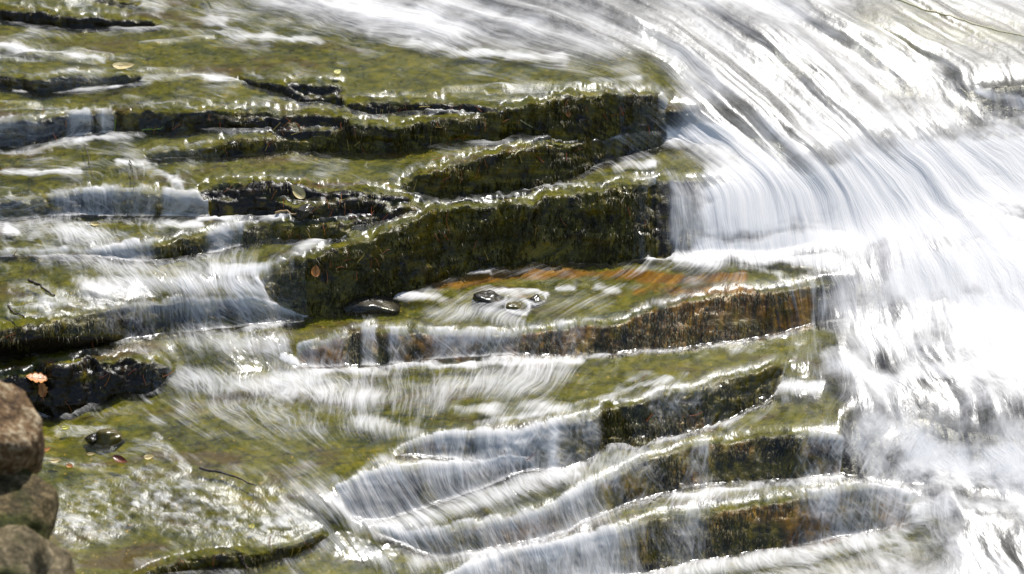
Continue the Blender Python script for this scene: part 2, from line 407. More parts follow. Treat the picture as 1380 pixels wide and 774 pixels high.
# ------------------------------------------------------------------ where white water runs
FOAM = np.zeros(PX.shape)  # white water, plus white painted in for sky sheen
WATER = np.ones(PX.shape)
WX_ = PX + 7 * fbm(PX / 38, PY / 20, seed=81, octs=4, gain=.65); WY_ = PY + 4.5 * fbm(PX / 30, PY / 18, seed=82, octs=4, gain=.65)
NA_ = fbm(PX / 50, PY / 16, seed=83, octs=3); NB_ = fbm(PX / 32, PY / 12, seed=84, octs=3)
def foam(pts, w, v, soft=1.0):
    global FOAM
    d = seg_dist(WX_, WY_, pts); mo = 1.0 if w < 15 else .35
    FOAM = np.maximum(FOAM, v * (1 + mo * .55 * np.clip(1.1 - v, 0, .6) / .6 * NA_ * 1.6) * np.exp(-(d / (w * np.clip(1 + mo * 1.1 * NB_, .25, 2))) ** (2 * soft)))
def clear(pts, w, v=0.0):
    global FOAM
    k = np.exp(-(seg_dist(WX_, WY_, pts) / w) ** 2)
    FOAM = FOAM * (1 - k) + v * k
def dry(pts, w):
    global WATER
    WATER = np.minimum(WATER, 1 - np.exp(-(seg_dist(PX, PY, pts) / w) ** 4))

rapids = [(120,-340),(230,-40),(270,0),(400,46),(480,66),(600,84),(700,92),(800,100),(870,92),(902,120),(905,175),(900,200),(930,232),(886,244),(886,346),(980,352),(1060,372),(1110,392),(1092,440),(1080,470),(1050,500),(1075,520),(1110,560),(1130,620),(1170,655),(1225,690),(1240,720),(1180,740),(1100,760),(1000,774),(1000,1000),(1900,1000),(1900,-340)]
sd = poly_sd(PX, PY, rapids)
rap = sstep(0, 60, sd)
Tf = Tf + .035 * fbm(P0[..., 0] * 2.2, P0[..., 1] * 1.6, P0[..., 2] * 2, seed=61, octs=3) + .006 * fbm(P0[..., 0] * 10, P0[..., 1] * 6, P0[..., 2] * 6, seed=62, octs=2)
FOAM = np.maximum(FOAM, (.45 - .09 * sstep(850, 700, PX)) * sstep(-12, 26, sd))
FOAM = FOAM + .05 * sstep(20, 140, sd) * sstep(820, 1000, PX) + .14 * sstep(20, 120, sd) * sstep(150, 260, PY)
FOAM = FOAM - .22 * sstep(20, 100, sd) * sstep(240, 130, PY) * sstep(780, 900, PX)
foam([(280,4),(420,20),(600,40),(800,70)], 40, .40)
foam([(500,60),(620,78),(760,86)], 9, .56)
foam([(905,185),(985,190)], 16, .98)
foam([(980,290),(1100,268),(1250,240),(1420,205)], 46, 1.2)
foam([(1150,300),(1300,270),(1420,260)], 45, 1.3)
foam([(930,344),(1050,340),(1200,325),(1420,320)], 22, 1.15)
foam([(1000,356),(1120,362)], 12, .95)
foam([(1220,400),(1420,350)], 45, 1.05)
foam([(1300,430),(1420,430)], 40, .95)
foam([(1120,500),(1180,520),(1300,520),(1420,505)], 26, .9)
foam([(1240,610),(1300,640),(1420,635)], 44, .98)
foam([(1200,690),(1300,700),(1420,690)], 26, .8)
foam([(1040,530),(1100,528)], 12, .9)
foam([(1320,130),(1380,140)], 14, .8)
foam([(1130,8),(980,10),(860,-20)], 30, .62)
clear([(1180,60),(1290,45),(1420,60)], 26, .36); clear([(1150,110),(1280,125)], 14, .34); clear([(840,40),(980,70)], 12, .36); clear([(1000,140),(1080,165)], 12, .36); clear([(1120,190),(1230,180)], 10, .34)
clear([(1240,95),(1300,100)], 14, .3)
clear([(1230,170),(1160,185)], 16, .5)
clear([(920,110),(950,125)], 16, .5)
clear([(1060,85),(1085,90)], 12, .42)
clear([(1110,420),(1200,430)], 26, .52)
clear([(1180,500),(1200,512)], 12, .4)
clear([(1160,570),(1180,640)], 20, .58)
clear([(1255,560),(1400,575)], 10, .5)
clear([(1180,690),(1160,700)], 18, .5)
clear([(890,252),(890,335)], 16, .16); clear([(925,250),(925,335)], 18, .42)
clear([(900,238),(940,236)], 6, .1)
# left and middle
foam([(0,68),(60,76),(140,88)], 5, .5); foam([(150,42),(300,52),(430,64)], 8, .5)
foam([(180,10),(240,20),(300,40)], 12, .55)
foam([(20,128),(110,126),(200,122)], 5, .55); foam([(195,110),(270,110),(330,108)], 6, .5)
foam([(0,214),(60,205),(130,194),(190,188)], 7, .6); foam([(0,240),(60,238),(110,240)], 7, .58)
foam([(110,206),(180,218),(240,258)], 12, .5); foam([(160,226),(210,230)], 6, .6)
foam([(0,310),(90,318),(170,345)], 22, .55); foam([(90,310),(190,306),(270,308)], 7, .5)
foam([(10,314),(26,322)], 9, .8); foam([(112,352)], 1, 0) if False else None
foam([(270,300),(330,304),(380,298)], 8, .5)
foam([(60,345),(160,370),(250,378)], 18, .45)
foam([(120,394),(200,390),(300,388),(360,402)], 18, .66); foam([(60,420),(130,405)], 12, .45)
foam([(290,370),(345,372),(400,350),(430,332)], 12, .72); foam([(350,385),(366,396)], 9, .75)
foam([(230,470),(300,470),(380,470)], 20, .52); foam([(250,520),(320,525),(410,520)], 24, .56)
foam([(330,450),(370,442)], 8, .6); foam([(380,485),(400,492)], 9, .8)
foam([(420,510),(520,506),(650,498),(780,494)], 8, .6); foam([(780,490),(950,478),(1060,458)], 4, .45)
foam([(440,540),(560,545),(680,520),(760,500)], 34, .47); foam([(620,560),(760,556)], 14, .45)
foam([(250,560),(360,560),(430,590)], 22, .42); foam([(480,575),(560,590)], 16, .5)
foam([(535,402),(575,410),(605,418),(640,404),(700,400),(735,404)], 8, .66); foam([(575,430),(650,425),(700,440)], 15, .5)
def ring(x, y, rx, ry, w, v): foam([(x + rx * math.cos(q), y + ry * math.sin(q)) for q in np.linspace(0, 2 * math.pi, 15)], w, v)
ring(656, 408, 24, 11, 3.5, .6); ring(697, 420, 16, 10, 3.5, .6); ring(722, 411, 13, 7, 3, .55)
foam([(752,398),(775,396)], 5, .6); foam([(808,397),(835,400)], 6, .55)
foam([(600,372),(660,376)], 4, .45); foam([(690,428),(712,430)], 5, .7)
foam([(450,455),(500,440)], 8, .55)
foam([(880,352),(960,360),(1050,378)], 9, .6)
foam([(640,580),(760,558),(860,530),(900,520)], 6, .4)
foam([(400,668),(460,690),(500,715)], 22, .62); foam([(380,690),(440,730),(520,760)], 20, .55)
foam([(480,650),(560,606)], 10, .5)
foam([(500,720),(600,700),(700,662),(780,640)], 18, .6); foam([(820,612),(900,600),(1000,572)], 10, .55)
foam([(560,765),(700,745),(790,700),(830,690)], 16, .58); foam([(880,685),(1000,668),(1130,652)], 9, .6)
foam([(850,790),(950,772),(1100,752),(1220,725)], 18, .6)
foam([(1000,575),(1060,548)], 14, .5)
foam([(655,215),(830,205)], 4, .4) ; foam([(830,236),(880,228)], 8, .55); foam([(800,116),(860,112)], 6, .5)
foam([(120,650),(300,690),(380,700)], 20, .22)
for pts, w, v in [([(300,500),(450,520),(640,530),(740,510)], 48, .30), ([(250,560),(400,590),(560,575)], 30, .28), ([(60,330),(200,360),(330,360)], 34, .34),
                  ([(560,700),(760,650),(860,620)], 30, .42), ([(620,760),(800,705),(1100,655)], 22, .42), ([(40,230),(200,235)], 22, .24), ([(600,430),(820,415)], 22, .24), ([(500,50),(850,100)], 22, .3), ([(100,55),(280,60)],16,.2)]:
    foam(pts, w, v, .8)
FOAM = np.maximum(FOAM, np.clip(.11 + .30 * NA_ + .12 * NB_, 0, .34) * (1 - FM) * (1 - rap))
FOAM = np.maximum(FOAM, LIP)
FOAM = np.where(FML > .3, np.maximum(VEIL, LIP) + (FOAM - np.maximum(VEIL, LIP)) * np.clip(1 - (FML - .3) / .5, 0, 1), FOAM)
turb = fbm(P0[..., 0] * 9, P0[..., 1] * 7, P0[..., 2] * 9, seed=67, octs=5, gain=.62)
big_ = fbm(Tf * 2.6, Sf * 1.3, seed=63, octs=3)
med_ = fbm(Tf * 9, Sf * 2.2, seed=65, octs=3)
FOAM = np.where(FOAM > .02, FOAM + np.clip(FOAM * 1.5, 0, 1) * np.clip(1.35 - FOAM, .1, 1) * (rap * (.80 * big_ + .46 * turb) + (.34 + .2 * rap) * med_), FOAM)
# rock that stands clear of the water
dryface = FM * (VEIL < .035)
WATER = np.minimum(WATER, 1 - sstep(.35, .75, dryface))
for pts, w in [([(395,268),(470,272),(540,282)], 6), ([(300,262),(380,260)], 7), ([(420,310),(455,312)], 5), ([(60,500),(180,505)], 10),
               ([(500,146),(560,145)], 3), ([(400,180),(460,180)], 2)]:
    dry(pts, w)
WATER = np.minimum(WATER, 1 - np.exp(-(seg_dist(WX_, WY_, [(880, 258), (890, 285), (878, 312), (892, 342)]) / 11) ** 4))
WATER *= 1 - sstep(.35, .7, LIP0) * (1 - sstep(.03, .08, VEIL)) * (PY < 380) * .25 * sstep(.05, .3, fbm(PX / 22, PY / 14, seed=86, octs=3)) * (rap < .1)
WATER *= 1 - sstep(.1, .5, FM * (FREL > .0) * (VEIL < .02))

# ------------------------------------------------------------------ rock relief and water relief
X, Y, Zw = P0[..., 0], P0[..., 1], P0[..., 2]
lump = fbm(X * 9, Y * 9, Zw * 14, seed=31, octs=4, gain=.55)
clumps = fbm(X * 38, Y * 38, Zw * 30, seed=33, octs=3, gain=.6)
rough_map = np.array([L['rough'] for L in LEDGES] + [1.0])[FACEID]
veiled = sstep(.1, .5, VEIL)
strata = fbm(X * 3.5, Zw * 30 + Y * 3, seed=35, octs=4, gain=.6)
blocks = np.round(2.2 * fbm(X * 5, Zw * 9, Y * 5, seed=36, octs=2)) / 2.2
rock_d = FM * rough_map * (.018 * lump + (.012 * strata + .014 * blocks) * (1 - .5 * veiled) * np.where(rough_map < .7, .25, 1.0) + .007 * clumps * (1 - .7 * veiled)) + (1 - FM) * (.006 * lump + .004 * clumps)
bare = 1 - WATER
rock_d += bare * (1 - FM) * (.018 * lump + .012 * clumps)
# moss and algae combed into teeth by the water
teeth = fbm(X * 30, Zw * 2.5, Y * 2.5, seed=37, octs=3)
rock_d += FM * veiled * .012 * teeth + FM * MOSS * .006 * teeth
def gauss(F, sy, sx):
    for ax_, sg in ((0, sy), (1, sx)):
        r_ = int(3 * sg); k_ = np.exp(-.5 * (np.arange(-r_, r_ + 1) / sg) ** 2); k_ /= k_.sum()
        pad = [(0, 0)] * F.ndim; pad[ax_] = (r_, r_)
        Fp = np.pad(F, pad, mode='reflect', reflect_type='odd')
        F = sum(k_[j] * np.take(Fp, np.arange(j, j + F.shape[ax_]), axis=ax_) for j in range(2 * r_ + 1))
    return F
B1 = gauss(P0, 2.2, 1.6); B2 = gauss(P0, 9, 6)
rock_d -= .03 * rap
PROCK = P0 + (B2 - P0) * rap[..., None]
PR = PROCK + N0 * rock_d[..., None]
NR = grid_normals(PR)

# the glittering slab: water runs over it in a thin pebbled skin
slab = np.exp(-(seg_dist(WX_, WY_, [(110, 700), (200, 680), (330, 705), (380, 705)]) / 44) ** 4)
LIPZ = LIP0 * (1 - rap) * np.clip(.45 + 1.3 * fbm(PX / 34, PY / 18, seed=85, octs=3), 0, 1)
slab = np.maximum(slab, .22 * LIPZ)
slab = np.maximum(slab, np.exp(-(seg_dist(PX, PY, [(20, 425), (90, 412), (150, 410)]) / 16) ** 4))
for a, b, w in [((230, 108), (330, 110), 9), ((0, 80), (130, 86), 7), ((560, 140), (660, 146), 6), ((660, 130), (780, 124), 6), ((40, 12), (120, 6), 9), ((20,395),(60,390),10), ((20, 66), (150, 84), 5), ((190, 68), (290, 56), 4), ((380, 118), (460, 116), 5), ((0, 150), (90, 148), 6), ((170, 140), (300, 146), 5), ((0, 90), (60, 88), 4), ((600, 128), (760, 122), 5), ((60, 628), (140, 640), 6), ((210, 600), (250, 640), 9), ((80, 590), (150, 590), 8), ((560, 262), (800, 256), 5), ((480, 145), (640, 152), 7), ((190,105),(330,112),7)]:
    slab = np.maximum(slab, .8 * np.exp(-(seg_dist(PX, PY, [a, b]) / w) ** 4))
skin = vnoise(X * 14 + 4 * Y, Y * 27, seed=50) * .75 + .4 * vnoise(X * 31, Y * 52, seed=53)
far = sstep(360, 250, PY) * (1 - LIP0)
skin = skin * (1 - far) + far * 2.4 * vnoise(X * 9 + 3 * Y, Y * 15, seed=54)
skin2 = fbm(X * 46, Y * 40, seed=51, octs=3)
film = slab * np.clip(.40 + .55 * skin + .75 * skin2 + .25 * fbm(X * 5, Y * 5, seed=52), 0, .9)  # white painted into the foam to stand for the silvery sky sheen
FOAM = np.maximum(FOAM, film * np.where(PY > 380, .60, .30) * (WATER > .5))  # film is the painted sky sheen, laid into FOAM
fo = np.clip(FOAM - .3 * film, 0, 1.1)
w1 = fbm(Tf * 3.2, Sf * 1.5, seed=41, octs=3)
w2 = fbm(Tf * 13, Sf * 3.2, seed=43, octs=3)
w3 = fbm(Tf * 45, Sf * 6, seed=45, octs=2)
chop = fbm(Tf * 8, Sf * 4.2, seed=68, octs=2)
FMW = gauss(FM, 2, 1.5) * (1 - rap) + gauss(FM, 8, 5) * rap
wave = rap * ((.040 * w1 + .022 * fbm(Tf * 6.5, Sf * 2.6, seed=42, octs=2)) * (1 - .5 * FMW) + .012 * chop * (1 - .5 * FMW) + .014 * w2 + .003 * w3) + (1 - rap) * ((.002 + .008 * fo) * w2 + .004 * fo * w3)
calm = (1 - rap) * (1 - FMW) * (1 - np.clip(fo * 1.5, 0, 1))
wave += calm * (.0022 * fbm(X * 14, Y * 9, seed=47, octs=3))
depth = .013 + .012 * (1 - FMW) + .005 * np.clip(fo, 0, 1) + .02 * rap
kr = rap[..., None]; kv = (veiled * (1 - rap))[..., None]
PB = P0 + (B1 - P0) * np.maximum(kv, kr) + (B2 - B1) * kr
dip = ((B1 - P0) * N0).sum(-1)
PB = PB + N0 * (np.clip(-dip, 0, .2) * .75 * (1 - rap))[..., None]
NB = grid_normals(PB)
N0w = N0 + (NB - N0) * np.maximum(kv, kr); N0w /= np.linalg.norm(N0w, axis=-1, keepdims=True)
PW = PB + N0w * ((FMW * (1 - rap) * .8 * (.030 * rough_map * lump) * (1 - .6 * veiled) + depth + wave) * WATER + rock_d * (1 - WATER) - .012 * (1 - WATER))[..., None]
PW += N0w * (slab * (.0016 * fbm(X * 60, Y * 36, seed=49, octs=2) + .0055 * (1.2 + .5 * (PY < 560)) * skin))[..., None]
NW = grid_normals(PW)

# ------------------------------------------------------------------ materials
def new_mat(name):
    m = bpy.data.materials.new(name); m.use_nodes = True
    nt = m.node_tree; nt.nodes.clear()
    return m, nt
class NT:
    def __init__(s, nt): s.nt = nt
    def n(s, t, **kw):
        nd = s.nt.nodes.new(t)
        for k, v in kw.items():
            if k in nd.inputs: s.set(nd.inputs[k], v)
            else: setattr(nd, k, v)
        return nd
    def set(s, inp, v):
        if hasattr(v, 'is_output'): s.nt.links.new(v, inp)
        else: inp.default_value = v
    def attr(s, name, out='Fac'):
        nd = s.n('ShaderNodeAttribute', attribute_name=name); return nd.outputs[out]
    def math(s, op, a, b=0.0, c=0.0, clamp=False):
        nd = s.nt.nodes.new('ShaderNodeMath'); nd.operation = op; nd.use_clamp = clamp
        for i, v in enumerate((a, b, c)): s.set(nd.inputs[i], v)
        return nd.outputs[0]
    def vmul(s, v, k):
        nd = s.nt.nodes.new('ShaderNodeVectorMath'); nd.operation = 'MULTIPLY'
        s.set(nd.inputs[0], v); s.set(nd.inputs[1], k); return nd.outputs[0]
    def noise(s, vec, scale=1.0, detail=4.0, rough=.55, dist=0.0):
        nd = s.n('ShaderNodeTexNoise'); s.set(nd.inputs['Vector'], vec)
        nd.inputs['Scale'].default_value = scale; nd.inputs['Detail'].default_value = detail
        nd.inputs['Roughness'].default_value = rough; nd.inputs['Distortion'].default_value = dist
        return nd.outputs['Fac']
    def ramp(s, f, stops):
        nd = s.n('ShaderNodeValToRGB'); s.set(nd.inputs[0], f)
        e = nd.color_ramp.elements
        while len(e) < len(stops): e.new(.5)
        for k, (p, c) in enumerate(stops):
            e[k].position = p; e[k].color = (*c, 1) if len(c) == 3 else c
        return nd.outputs[0]
    def mix(s, f, a, b, mode='MIX'):
        nd = s.n('ShaderNodeMix', data_type='RGBA', blend_type=mode)
        s.set(nd.inputs[0], f)
        for i, v in ((6, a), (7, b)):
            s.set(nd.inputs[i], (*v, 1) if isinstance(v, tuple) and len(v) == 3 else v)
        return nd.outputs[2]
    def smooth(s, v, lo, hi, a=0.0, b=1.0):
        nd = s.n('ShaderNodeMapRange', interpolation_type='SMOOTHSTEP')
        s.set(nd.inputs[0], v)
        for i, q in enumerate((lo, hi, a, b)): s.set(nd.inputs[i + 1], q)
        return nd.outputs[0]
    def bump(s, h, strength, dist, normal=None):
        nd = s.n('ShaderNodeBump'); s.set(nd.inputs['Height'], h)
        nd.inputs['Strength'].default_value = strength; nd.inputs['Distance'].default_value = dist
        if normal is not None: s.set(nd.inputs['Normal'], normal)
        return nd.outputs[0]
    def out(s, sh):
        o = s.n('ShaderNodeOutputMaterial'); s.set(o.inputs['Surface'], sh)

def rock_material():
    m, nt = new_mat('wet_mossy_rock'); t = NT(nt)
    pos = t.n('ShaderNodeNewGeometry').outputs['Position']
    flow = t.attr('flow', 'Vector')
    moss = t.attr('moss'); rust = t.attr('rust'); face = t.attr('face'); grey = t.attr('grey')
    big = t.noise(pos, 5, 4, .6); mid = t.noise(pos, 26, 5, .6); fine = t.noise(pos, 130, 4, .65)
    comb = t.noise(t.vmul(flow, (55, 6, 1)), 1, 4, .6)
    bedc = t.ramp(t.math('ADD', t.math('ADD', t.math('MULTIPLY', mid, .35), t.math('MULTIPLY', fine, .2)), t.math('ADD', t.math('MULTIPLY', big, .25), t.math('MULTIPLY', comb, .2))),
                  [(.34, (.014, .013, .002)), (.45, (.066, .066, .003)), (.54, (.140, .132, .004)), (.66, (.27, .20, .010))])
    dark = t.ramp(fine, [(.3, (.006, .005, .003)), (.55, (.020, .014, .007)), (.75, (.060, .042, .022))])
    mossc = t.ramp(t.math('ADD', t.math('MULTIPLY', comb, .6), t.math('MULTIPLY', fine, .4)),
                   [(.32, (.010, .008, .002)), (.46, (.07, .058, .003)), (.58, (.18, .135, .006)), (.72, (.36, .24, .012))])
    rustc = t.ramp(comb, [(.32, (.045, .018, .002)), (.5, (.20, .088, .005)), (.68, (.42, .21, .012))])
    mm = t.smooth(t.math('ADD', moss, t.math('ADD', t.math('MULTIPLY', t.math('SUBTRACT', mid, .5), .9), t.math('MULTIPLY', t.math('SUBTRACT', t.noise(pos, 9, 4, .6), .5), 2.2))), .40, .80)
    facec = t.mix(mm, dark, mossc)
    rr = t.smooth(t.math('ADD', rust, t.math('MULTIPLY', t.math('SUBTRACT', big, .5), 2.0)), .45, .85)
    patch = t.noise(t.vmul(pos, (2.2, 5, 5)), 1, 5, .65, .6)
    bedc = t.mix(t.smooth(patch, .52, .66), bedc, t.mix(mid, (.045, .032, .008), (.14, .095, .020)))
    bedc = t.mix(t.smooth(patch, .46, .34), bedc, t.mix(mid, (.022, .028, .005), (.075, .085, .010)))
    crack = t.n('ShaderNodeTexVoronoi', feature='DISTANCE_TO_EDGE'); t.set(crack.inputs['Vector'], t.vmul(t.n('ShaderNodeVectorMath', operation='ADD', **{}).outputs[0] if False else pos, (2.3, 5.5, 5.5))); crack.inputs['Scale'].default_value = 1.0
    bedc = t.mix(t.math('MULTIPLY', t.smooth(t.math('ADD', crack.outputs['Distance'], t.math('MULTIPLY', t.math('SUBTRACT', mid, .5), .10)), .03, .0), .45), bedc, (.012, .010, .005))
    flecks = t.smooth(t.noise(t.vmul(pos, (70, 45, 60)), 1, 2, .5), .66, .74)
    bedc = t.mix(t.math('MULTIPLY', flecks, .75), bedc, (.42, .27, .05))
    c = t.mix(face, bedc, facec)
    c = t.mix(rr, c, rustc)
    greyc = t.ramp(mid, [(.3, (.016, .015, .015)), (.7, (.06, .058, .057))])
    c = t.mix(grey, c, greyc)
    b = t.bump(comb, .35, .010)
    b = t.bump(mid, .5, .012, b)
    b = t.bump(fine, .35, .004, b)
    p = t.n('ShaderNodeBsdfPrincipled')
    t.set(p.inputs['Base Color'], c); t.set(p.inputs['Normal'], b)
    t.set(p.inputs['Roughness'], t.smooth(mid, .3, .7, .22, .5))
    t.set(p.inputs['Specular IOR Level'], t.math('ADD', .03, t.math('MULTIPLY', face, .32)))
    t.out(p.outputs[0])
    return m

def water_material():
    m, nt = new_mat('running_water'); t = NT(nt)
    flow = t.attr('flow', 'Vector'); foamv = t.attr('foam'); rip = t.attr('ripple'); edge = t.attr('edge'); rap_ = t.attr('rapid')
    pos = t.n('ShaderNodeNewGeometry').outputs['Position']
    wob = t.noise(pos, 3.0, 2, .5)
    fl = t.n('ShaderNodeVectorMath', operation='ADD')
    t.set(fl.inputs[0], flow); t.set(fl.inputs[1], t.vmul(wob, (.05, .05, 0)))
    fl = fl.outputs[0]
    sep = t.n('ShaderNodeSeparateXYZ'); t.set(sep.inputs[0], fl); T_, S_ = sep.outputs[0], sep.outputs[1]
    def lay(ft, sk, fs, det, rg, ds=0.0, z=0.0):
        cx = t.n('ShaderNodeCombineXYZ')
        t.set(cx.inputs[0], t.math('ADD', t.math('MULTIPLY', T_, ft), t.math('MULTIPLY', S_, sk))); t.set(cx.inputs[1], t.math('MULTIPLY', S_, fs)); cx.inputs[2].default_value = z
        return t.noise(cx.outputs[0], 1, det, rg, ds)
    a = t.math('MAXIMUM', lay(170, 26, 9, 2, .6, .3), lay(170, -30, 10, 2, .6, .3, 7.0))
    b = lay(58, 9, 6.5, 4, .6, .8, 3.0)
    c = lay(15, -2, 4.4, 5, .62, .9, 5.0)
    d = t.noise(pos, 7, 5, .6)
    d2 = lay(17, -2, 7.5, 5, .66, .7, 9.0)
    st = t.math('ADD', t.math('ADD', t.math('MULTIPLY', a, t.math('SUBTRACT', .34, t.math('MULTIPLY', rap_, .23))), t.math('MULTIPLY', b, t.math('SUBTRACT', .22, t.math('MULTIPLY', rap_, .12)))), t.math('ADD', t.math('ADD', t.math('MULTIPLY', c, t.math('SUBTRACT', .30, t.math('MULTIPLY', rap_, .08))), t.math('MULTIPLY', d2, t.math('MULTIPLY', rap_, .38))), t.math('MULTIPLY', d, .20)))
    st = t.math('SUBTRACT', st, t.math('SUBTRACT', .548, t.math('MULTIPLY', rap_, .048)))
    k = t.math('ADD', foamv, t.math('MULTIPLY', st, 2.1))
    al = t.smooth(k, .10, 1.02)
    al = t.math('MULTIPLY', al, t.smooth(foamv, .02, .2))
    al = t.math('MULTIPLY', al, edge)
    # clear running water
    r1 = t.noise(t.vmul(pos, (30, 14, 14)), 1, 3, .5)
    r2 = t.noise(t.vmul(pos, (120, 60, 60)), 1, 2, .5)
    nb = t.bump(r1, .18, .012)
    nb2 = t.bump(t.math('MULTIPLY', r2, rip), .3, .006, nb)
    nb3 = t.bump(t.math('MULTIPLY', a, t.math('MINIMUM', t.math('MULTIPLY', foamv, 2.0), 1.0)), .35, .004, nb2)
    dt = t.n('ShaderNodeVectorMath', operation='DOT_PRODUCT')
    t.set(dt.inputs[0], nb3); t.set(dt.inputs[1], t.n('ShaderNodeNewGeometry').outputs['Incoming'])
    one_c = t.math('SUBTRACT', 1.0, t.math('ABSOLUTE', dt.outputs['Value'], 0), clamp=True)
    frv = t.math('ADD', .028, t.math('MULTIPLY', .97, t.math('POWER', one_c, 5.0)))
    gl = t.n('ShaderNodeBsdfGlossy'); t.set(gl.inputs['Roughness'], t.math('ADD', .15, t.math('ADD', t.math('MULTIPLY', rip, .22), t.math('MULTIPLY', rap_, .16))))
    t.set(gl.inputs['Normal'], nb3); gl.inputs['Color'].default_value = (1, 1, 1, 1)
    tr = t.n('ShaderNodeBsdfTransparent'); tr.inputs['Color'].default_value = (.93, .92, .84, 1)
    clear_ = t.n('ShaderNodeMixShader'); t.set(clear_.inputs[0], frv)
    t.set(clear_.inputs[1], tr.outputs[0]); t.set(clear_.inputs[2], gl.outputs[0])
    # white aerated water
    fb = t.bump(t.math('ADD', t.math('MULTIPLY', b, .7), t.math('MULTIPLY', a, .5)), .5, .012)
    df = t.n('ShaderNodeBsdfDiffuse'); df.inputs['Color'].default_value = (.93, .90, .86, 1); t.set(df.inputs['Normal'], fb)
    tl = t.n('ShaderNodeBsdfTranslucent'); tl.inputs['Color'].default_value = (.86, .88, .91, 1); t.set(tl.inputs['Normal'], fb)
    wmix = t.n('ShaderNodeMixShader'); wmix.inputs[0].default_value = .2
    t.set(wmix.inputs[1], df.outputs[0]); t.set(wmix.inputs[2], tl.outputs[0])
    fin = t.n('ShaderNodeMixShader'); t.set(fin.inputs[0], al)
    t.set(fin.inputs[1], clear_.outputs[0]); t.set(fin.inputs[2], wmix.outputs[0])
    t.out(fin.outputs[0])
    return m

def simple(name, stops, scale=30, rough=.5, bump=.3, spec=.4, stretch=(1, 1, 1)):
    m, nt = new_mat(name); t = NT(nt)
    tc = t.n('ShaderNodeTexCoord').outputs['Object']
    n = t.noise(t.vmul(tc, stretch), scale, 5, .6)
    p = t.n('ShaderNodeBsdfPrincipled')
    t.set(p.inputs['Base Color'], t.ramp(n, stops)); p.inputs['Roughness'].default_value = rough
    p.inputs['Specular IOR Level'].default_value = spec
    t.set(p.inputs['Normal'], t.bump(n, bump, .01))
    t.out(p.outputs[0])
    return m

ROCK = rock_material(); WATERM = water_material()
MOSSM = simple('hanging_moss', [(.3, (.010, .008, .002)), (.5, (.04, .032, .005)), (.7, (.11, .08, .012))], 9, .55, .1, .15)

# ------------------------------------------------------------------ mesh building
def mesh_from(name, verts, faces, mat=None, attrs=None, vec=None, smooth=True):
    me = bpy.data.meshes.new(name)
    verts = np.ascontiguousarray(verts, np.float32); faces = np.ascontiguousarray(faces, np.int32)
    k = faces.shape[1]
    me.vertices.add(len(verts)); me.vertices.foreach_set('co', verts.ravel())
    me.loops.add(faces.size); me.loops.foreach_set('vertex_index', faces.ravel())
    me.polygons.add(len(faces)); me.polygons.foreach_set('loop_start', np.arange(0, faces.size, k, dtype=np.int32))
    me.update(calc_edges=True)
    me.polygons.foreach_set('use_smooth', np.full(len(faces), smooth))
    for n, v in (attrs or {}).items():
        me.attributes.new(n, 'FLOAT', 'POINT').data.foreach_set('value', np.ascontiguousarray(v, np.float32))
    for n, v in (vec or {}).items():
        me.attributes.new(n, 'FLOAT_VECTOR', 'POINT').data.foreach_set('vector', np.ascontiguousarray(v, np.float32).ravel())
    if mat: me.materials.append(mat)
    return me

def link(name, me, parent=None, **props):
    o = bpy.data.objects.new(name, me); COL.objects.link(o)
    if parent: o.parent = parent
    for k, v in props.items(): o[k] = v
    return o

VID = np.arange(NY * NX).reshape(NY, NX)
QUADS = np.stack([VID[:-1, :-1], VID[1:, :-1], VID[1:, 1:], VID[:-1, 1:]], -1).reshape(-1, 4)
def cells(mask):     # mask on (NY-1, NX-1)
    return QUADS[mask.ravel()]
def sub_mesh(name, P, q, mat, attrs, vec):
    used, inv = np.unique(q.ravel(), return_inverse=True)
    return mesh_from(name, P.reshape(-1, 3)[used], inv.reshape(-1, 4), mat,
                     {k: v.reshape(-1)[used] for k, v in attrs.items()}, {k: v.reshape(-1, 3)[used] for k, v in vec.items()})

FLOWV = np.stack([Tf, Sf, np.zeros_like(Tf)], -1)
GREY = rap * (1 - np.exp(-(seg_dist(PX, PY, [(886, 240), (900, 300), (890, 345), (940, 236)]) / 22) ** 4))
for q in ([(1180,30),(1400,30)], [(1090,420),(1110,440)], [(1090,540),(1060,560)]): GREY *= 1 - .8 * np.exp(-(seg_dist(PX, PY, q) / 30) ** 2)
